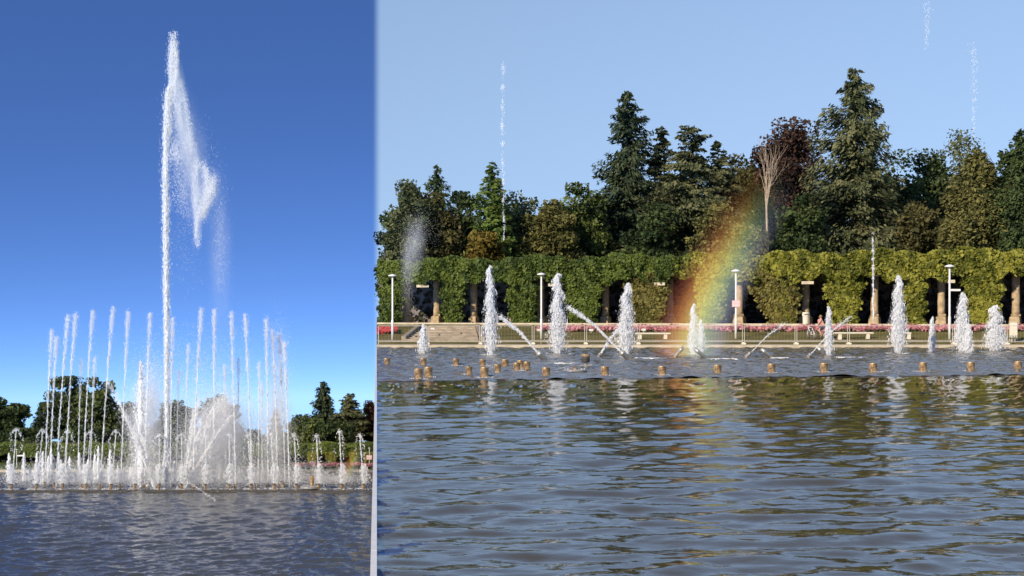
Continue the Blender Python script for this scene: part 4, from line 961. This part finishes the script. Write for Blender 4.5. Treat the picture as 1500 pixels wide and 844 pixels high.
# foaming white cones
def cone(px, ty, by, w, label='low white foaming cone of water inside the ring', group='foaming cones inside the ring', n=420):
    p = low_pt(px, by); d = p[1]; s = d / F; h = (by - ty) * s; W = w * s / 2; n = int(n * 1.7); t = rng.random(n) ** 1.1
    r = W * (1 - t) ** .45 * np.abs(rng.normal(size=n)) * .6; a = rng.random(n) * 6.283
    v, f = drops_geo(np.stack([r * np.cos(a), r * np.sin(a), t * h], 1), .030 * rng.uniform(.5, 1.3, n), 3.2, True)
    o = jet_obj('foam_jet', label, v, f, M_DROP, group, p)
    zz_ = np.linspace(0, h * .9, 8); MB().tube([(0, 0, z) for z in zz_], [W * .5 * (1 - z / h) ** .6 for z in zz_], 8).build('core', M_DROP, o, True)
for a in ((13, 664, 705, 9), (35, 664, 705, 7), (44, 685, 704, 5), (54, 664, 712, 10), (63, 662, 710, 10), (75, 656, 706, 9), (71, 668, 707, 7), (86, 663, 708, 8), (89, 674, 708, 9), (102, 670, 707, 8), (105, 697, 707, 6),
          (116, 664, 706, 8), (124, 681, 709, 6), (129, 674, 708, 8), (144, 654, 708, 9), (139, 666, 708, 9), (151, 682, 706, 5), (161, 659, 709, 10), (172.5, 682, 706, 5), (182, 687, 705, 5), (191, 684, 705, 5),
          (240, 668, 708, 7), (255, 676, 708, 6), (222, 690, 708, 7), (290, 684, 706, 6), (322, 680, 706, 6), (350, 684, 706, 6), (385, 682, 706, 6)): cone(*a)
cone(206, 529, 714, 25, 'tall bulky foam column beside the great jet', None, 2600)
# leaning jets that cross behind the ring
def lean_jet(bx, by, tx, ty, n, w, label, group, sag=.10):
    p = low_pt(bx, by); e = P(tx, ty, p[1] + 1.0); L = np.linalg.norm(e - p)
    path = [p + (e - p) * t + np.array([0, 0, sag * L * t * (1 - t) * 2]) for t in np.linspace(0, 1, 8)]
    gs = [stream_geo(path, .03 * w, .10 * w, int(n * .8), .030, 3.2), stream_geo(path[3:], .08 * w, .32 * w, int(n * .6), .020, 1.6)]
    v, f = join(gs); o = jet_obj('leaning_jet', label, v - p, f, M_FINE, group, p)
for i, (tx, ty, w) in enumerate(((158, 560, 1.3), (172, 585, 1.6), (181, 606, 1.3), (196, 600, 1.2), (206, 628, 1.0))):
    lean_jet(228 - i * .8, 716, tx, ty, 520, w, 'spraying jet leaning toward the great round trees', 'jets leaning toward the round trees')
for i, (tx, ty, w) in enumerate(((330, 576, 1.5), (318, 584, 1.2), (306, 592, 1.1), (292, 586, .9), (284, 600, .9), (338, 610, 1.0))):
    lean_jet(266 + i * .9, 716, tx, ty, 560, w, 'spraying jet leaning toward the hazy tree', 'jets leaning toward the hazy tree')
c_, (v, f) = mist_geo([(329, 592, 7, 7, 3), (332, 612, 9, 14, 3)], 137, 3600, .026); org = P(329, 612, 137)
jet_obj('water_burst', 'bright burst where the leaning jets break before the hazy tree', v - org, f, M_FINE, None, org)
# stream falling outside the lip
p = low_pt(272, 721); e = low_pt(319, 736); v, f = stream_geo([p + [0, 0, .9], (p + e) / 2 + [0, 0, .5], e + [0, 0, .05]], .03, .06, 150, .022, 3)
jet_obj('falling_stream', 'thin stream falling out over the dark curved lip', v - p, f, M_CLEAR, None, p)

# great column
p = low_pt(244, 716); DC = p[1]; gs = []
path = [P(x, y, DC) for x, y in ((244, 716), (244.5, 600), (244, 480), (243.5, 400), (243, 320), (242.5, 250), (244, 190), (246.5, 140), (249, 128))]
gs.append(stream_geo(path, .075, .13, 18000, .026, 3.4))
gs.append(stream_geo(path[1:], .13, .26, 5500, .015, 3.0))
for x0, y0, x1, y1, n, w in ((247, 200, 253, 60, 1300, .11), (251, 150, 257.5, 62, 800, .10), (249, 110, 251, 48, 260, .14), (256, 90, 256, 46, 160, .12), (258, 120, 259, 75, 500, .08)):
    gs.append(stream_geo([P(x0, y0, DC), P((x0 + x1) / 2, (y0 + y1) / 2, DC), P(x1, y1, DC)], w * 1.2, w, int(n * 2.8), .018, 2.5))
v, f = join(gs); gc = jet_obj('fountain_column', 'towering main jet shooting far above the ring of the lower fountain', v - p, f, M_CLEAR, None, p)
MB().tube([q - p for q in path], [.13, .13, .12, .12, .12, .11, .10, .07, .02], 8).build('core', M_DROP, gc, True)
# falling veil: fine spray sheets blown to the side of the column
def sheet(poly, n, size, blur=2.0, streak=4.0):
    """fine drops filling an area between two chains of points (left chain, right chain), denser in strands"""
    L, R = poly; u = rng.random(n) ** .9; st = (rng.random(n) + rng.random(n)) / 2; nb = 12
    lx = np.interp(u, np.linspace(0, 1, len(L)), [q[0] for q in L]); ly = np.interp(u, np.linspace(0, 1, len(L)), [q[1] for q in L])
    rx = np.interp(u, np.linspace(0, 1, len(R)), [q[0] for q in R]); ry = np.interp(u, np.linspace(0, 1, len(R)), [q[1] for q in R])
    keep = rng.random(n) < .12 + .88 * np.abs(np.sin(st * nb + u * 3.0 + 1.5 * np.sin(u * 9))) ** 1.6 * (.55 + .45 * np.sin(u * 13 + st * 17))
    x = lx + (rx - lx) * st + rng.normal(size=n) * blur + 1.6 * np.sin(u * 17 + st * 6) + 1.1 * np.sin(u * 41 + st * 11); y = ly + (ry - ly) * st + rng.normal(size=n) * blur * 2
    dd = DC + .6 * np.sin(st * 5 + u * 4) + rng.normal(size=n) * .35
    c = np.stack([(x - 750) / F * dd, dd, CH + (HZ - y) / F * dd], 1)[keep]
    return drops_geo(c, size * rng.uniform(.5, 1.4, len(c)), rng.uniform(1, streak, len(c)))
gs = [sheet(([(250, 75), (250, 130), (250, 190)], [(256, 62), (266, 125), (281, 195)]), 10044, 0.0202, 1.6),
      sheet(([(250, 185), (247, 240), (250, 290)], [(279, 190), (284, 240), (280, 330)]), 6696, 0.0190, 3.4),
      sheet(([(262, 120), (272, 170), (276, 220)], [(266, 118), (278, 165), (288, 225)]), 5803, 0.0202, 2.2),
      sheet(([(276, 205), (277, 250), (283, 310), (287, 358)], [(287, 200), (293, 250), (294, 310), (290, 362)]), 8370, 0.0202, 1.8),
      sheet(([(284, 240), (294, 262), (291, 318)], [(294, 236), (318, 258), (297, 318)]), 10044, 0.0202, 2.4),
      sheet(([(298, 262), (300, 290), (293, 318)], [(318, 256), (319, 276), (301, 316)]), 7812, 0.0213, 1.9),
      sheet(([(248, 215), (246, 235)], [(262, 200), (272, 235)]), 2901, 0.0202, 2.7),
      sheet(([(312, 262), (318, 330), (319, 420)], [(324, 262), (327, 330), (324, 425)]), 2008, 0.0168, 4.1),
      sheet(([(280, 180), (300, 260), (310, 400)], [(300, 180), (335, 300), (345, 430)]), 1785, 0.0157, 8.1),
      sheet(([(247, 300), (248, 400)], [(285, 300), (300, 420)]), 1339, 0.0157, 8.1)]
v, f = join(gs); org = P(285, 360, DC)
o = tag(mesh('falling_veil', v - org, f, M_FINE), 'ragged veil of fine spray falling beside the top of the great column', 'spray'); o.location = org; o['kind'] = 'stuff'
# low mist inside the ring
c_, (v, f) = mist_geo([(305, 660, 42, 34, 5), (330, 620, 34, 32, 4), (395, 660, 20, 40, 2), (215, 640, 16, 45, 3), (222, 590, 10, 34, 2), (255, 690, 55, 14, 3), (120, 695, 50, 11, 3.2), (400, 698, 45, 12, 3.4), (320, 694, 50, 14, 3), (300, 560, 40, 40, 1.2), (408, 560, 8, 40, 1), (480, 703, 36, 7, .8), (40, 700, 30, 8, .6)], 138, 165000, .0215)
org = low_pt(260, 712); zmin = ZL + .05
c_ok = np.repeat(c_[:, 2] > zmin, 4).reshape(-1); fk = f[(c_[:, 2] > zmin).repeat(4)]
o = tag(mesh('fountain_mist', v - org, fk, M_MIST), 'white drifting mist filling the ring of the lower fountain', 'mist'); o.location = org; o['kind'] = 'stuff'

# soft clouds of mist (closed shapes filled with thin uneven scatter)
def mist_mat(name, dens, nscale, aniso=-.55):
    m = bpy.data.materials.new(name); m.use_nodes = True; t = m.node_tree; n = t.nodes; l = t.links; n.remove(n['Principled BSDF'])
    cc = n.new('ShaderNodeTexCoord'); ln = n.new('ShaderNodeVectorMath'); ln.operation = 'LENGTH'; l.new(cc.outputs['Object'], ln.inputs[0])
    fo = n.new('ShaderNodeMapRange'); fo.interpolation_type = 'SMOOTHSTEP'; fo.inputs[1].default_value = 1.0; fo.inputs[2].default_value = .0; fo.inputs[3].default_value = 0; fo.inputs[4].default_value = dens
    l.new(ln.outputs['Value'], fo.inputs[0])
    nz = n.new('ShaderNodeTexNoise'); nz.inputs['Scale'].default_value = nscale; nz.inputs['Detail'].default_value = 3; l.new(cc.outputs['Object'], nz.inputs['Vector'])
    nr = n.new('ShaderNodeMapRange'); nr.inputs[1].default_value = .35; nr.inputs[2].default_value = .65; nr.inputs[3].default_value = .35; nr.inputs[4].default_value = 1.3; l.new(nz.outputs[0], nr.inputs[0])
    mu = n.new('ShaderNodeMath'); mu.operation = 'MULTIPLY'; l.new(fo.outputs[0], mu.inputs[0]); l.new(nr.outputs[0], mu.inputs[1])
    vs = n.new('ShaderNodeVolumeScatter'); vs.inputs['Color'].default_value = (.97, .98, 1, 1); vs.inputs['Anisotropy'].default_value = aniso; l.new(mu.outputs[0], vs.inputs['Density'])
    l.new(vs.outputs[0], n['Material Output'].inputs['Volume']); return m
def mist_cloud(label, px, py, rx, rz, d, ry, dens, nscale=1.6, tilt=0.0):
    mb = MB(); prof = [(max(.001, math.sin(a)), -math.cos(a)) for a in np.linspace(0, math.pi, 14)]; mb.lathe(prof, 20)
    o = mb.build('mist_cloud', mist_mat('mist', dens, nscale)); o.location = P(px, py, d); s_ = d / F
    o.scale = (rx * s_, ry, rz * s_); o.rotation_euler[1] = tilt
    tag(o, label, 'mist', kind='stuff')
mist_cloud('soft mist hanging where the jets lean toward the hazy tree', 318, 640, 62, 74, 139, 5, .46)
mist_cloud('soft mist about the tall bulky foam column', 212, 622, 34, 96, 139, 4, .30)
mist_cloud('soft mist about the last tall ring jets', 404, 625, 30, 92, 139, 4, .36)
mist_cloud('low mist lying along the water under the ring', 215, 706, 240, 17, 140, 5, .8)
mist_cloud('low thin mist at the open end of the ring', 470, 706, 90, 14, 140, 4, .25)
mist_cloud('faint vapour trailing down beside the falling veil', 322, 365, 24, 160, DC, 2.5, .085, 2.2, -.02)
mist_cloud('pale vapour around the falling veil', 278, 235, 36, 130, DC, 2.5, .16, 2.0, -.12)
mist_cloud('bright upper sheet of the falling veil', 262, 140, 15, 100, DC, 1.0, 1.1, 2.6, -.13)
mist_cloud('narrow middle sheet of the falling veil', 275, 215, 17, 90, DC, 1.0, .8, 2.6, -.18)
mist_cloud('pointed tail of the falling veil', 288, 292, 11, 80, DC, .9, 1.2, 2.4, -.04)
mist_cloud('outer hooked wisp of the falling veil', 305, 284, 19, 42, DC, 1.0, 1.0, 2.4, .35)
mist_cloud('thin vapour drifting up before the open end of the pergola', 606, 362, 22, 62, 100, 1.2, .34, 1.8, .12)

# ------------------------------------------------------------------ rainbow painted into the spray colour
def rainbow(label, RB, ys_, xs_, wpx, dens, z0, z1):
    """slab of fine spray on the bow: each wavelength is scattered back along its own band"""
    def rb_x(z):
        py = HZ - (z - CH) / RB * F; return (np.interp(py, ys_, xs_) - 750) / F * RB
    m = bpy.data.materials.new('painted_rainbow'); m.use_nodes = True; t = m.node_tree; nn_ = t.nodes; ll = t.links; nn_.remove(nn_['Principled BSDF'])
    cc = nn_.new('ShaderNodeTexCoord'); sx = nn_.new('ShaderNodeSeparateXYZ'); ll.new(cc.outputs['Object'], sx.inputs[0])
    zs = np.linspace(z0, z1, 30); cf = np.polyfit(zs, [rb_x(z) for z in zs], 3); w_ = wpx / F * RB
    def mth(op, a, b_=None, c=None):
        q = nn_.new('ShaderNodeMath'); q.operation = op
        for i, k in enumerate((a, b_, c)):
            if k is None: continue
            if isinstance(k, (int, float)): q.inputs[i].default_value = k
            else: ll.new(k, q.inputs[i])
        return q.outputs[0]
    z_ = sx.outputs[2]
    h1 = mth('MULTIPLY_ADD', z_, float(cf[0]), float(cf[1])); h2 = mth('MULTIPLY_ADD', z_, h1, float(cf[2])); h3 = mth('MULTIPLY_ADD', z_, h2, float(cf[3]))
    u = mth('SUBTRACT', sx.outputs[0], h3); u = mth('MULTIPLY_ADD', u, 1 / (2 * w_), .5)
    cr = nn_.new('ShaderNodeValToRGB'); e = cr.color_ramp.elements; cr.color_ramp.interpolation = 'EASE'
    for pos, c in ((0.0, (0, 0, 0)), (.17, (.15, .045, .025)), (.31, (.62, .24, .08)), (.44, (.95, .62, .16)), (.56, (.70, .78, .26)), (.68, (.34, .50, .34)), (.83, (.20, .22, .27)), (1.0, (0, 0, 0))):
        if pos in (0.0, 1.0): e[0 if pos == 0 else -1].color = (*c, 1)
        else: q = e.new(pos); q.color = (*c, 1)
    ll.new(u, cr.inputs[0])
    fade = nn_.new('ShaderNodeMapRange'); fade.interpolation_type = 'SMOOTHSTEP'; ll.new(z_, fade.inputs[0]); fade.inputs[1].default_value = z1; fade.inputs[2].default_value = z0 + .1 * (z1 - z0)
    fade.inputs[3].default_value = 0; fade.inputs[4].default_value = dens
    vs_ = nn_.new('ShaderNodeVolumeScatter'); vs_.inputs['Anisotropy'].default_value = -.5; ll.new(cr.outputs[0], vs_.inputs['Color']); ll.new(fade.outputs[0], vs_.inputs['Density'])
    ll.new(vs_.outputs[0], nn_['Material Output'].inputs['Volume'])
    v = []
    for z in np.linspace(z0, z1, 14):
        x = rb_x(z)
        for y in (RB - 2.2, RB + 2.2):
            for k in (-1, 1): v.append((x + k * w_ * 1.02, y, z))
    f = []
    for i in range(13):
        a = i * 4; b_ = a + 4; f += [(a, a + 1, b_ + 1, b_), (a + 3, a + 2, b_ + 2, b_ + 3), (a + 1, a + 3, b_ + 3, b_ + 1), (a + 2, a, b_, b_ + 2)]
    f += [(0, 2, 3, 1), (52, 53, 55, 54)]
    tag(mesh('painted_rainbow', v, f, m), label, 'rainbow', kind='stuff')
rainbow('rainbow bands painted into the fine spray over the upper basin', 76.0, [280, 330, 380, 430, 480, 548], [1112, 1086, 1060, 1036, 1016, 998], 60, .185, .06, 8.8)
rainbow('small faint painted rainbow low in the mist of the crowned jets', 139.0, [660, 690, 720], [522, 511, 504], 15, .10, ZL + .3, ZL + 3.2)
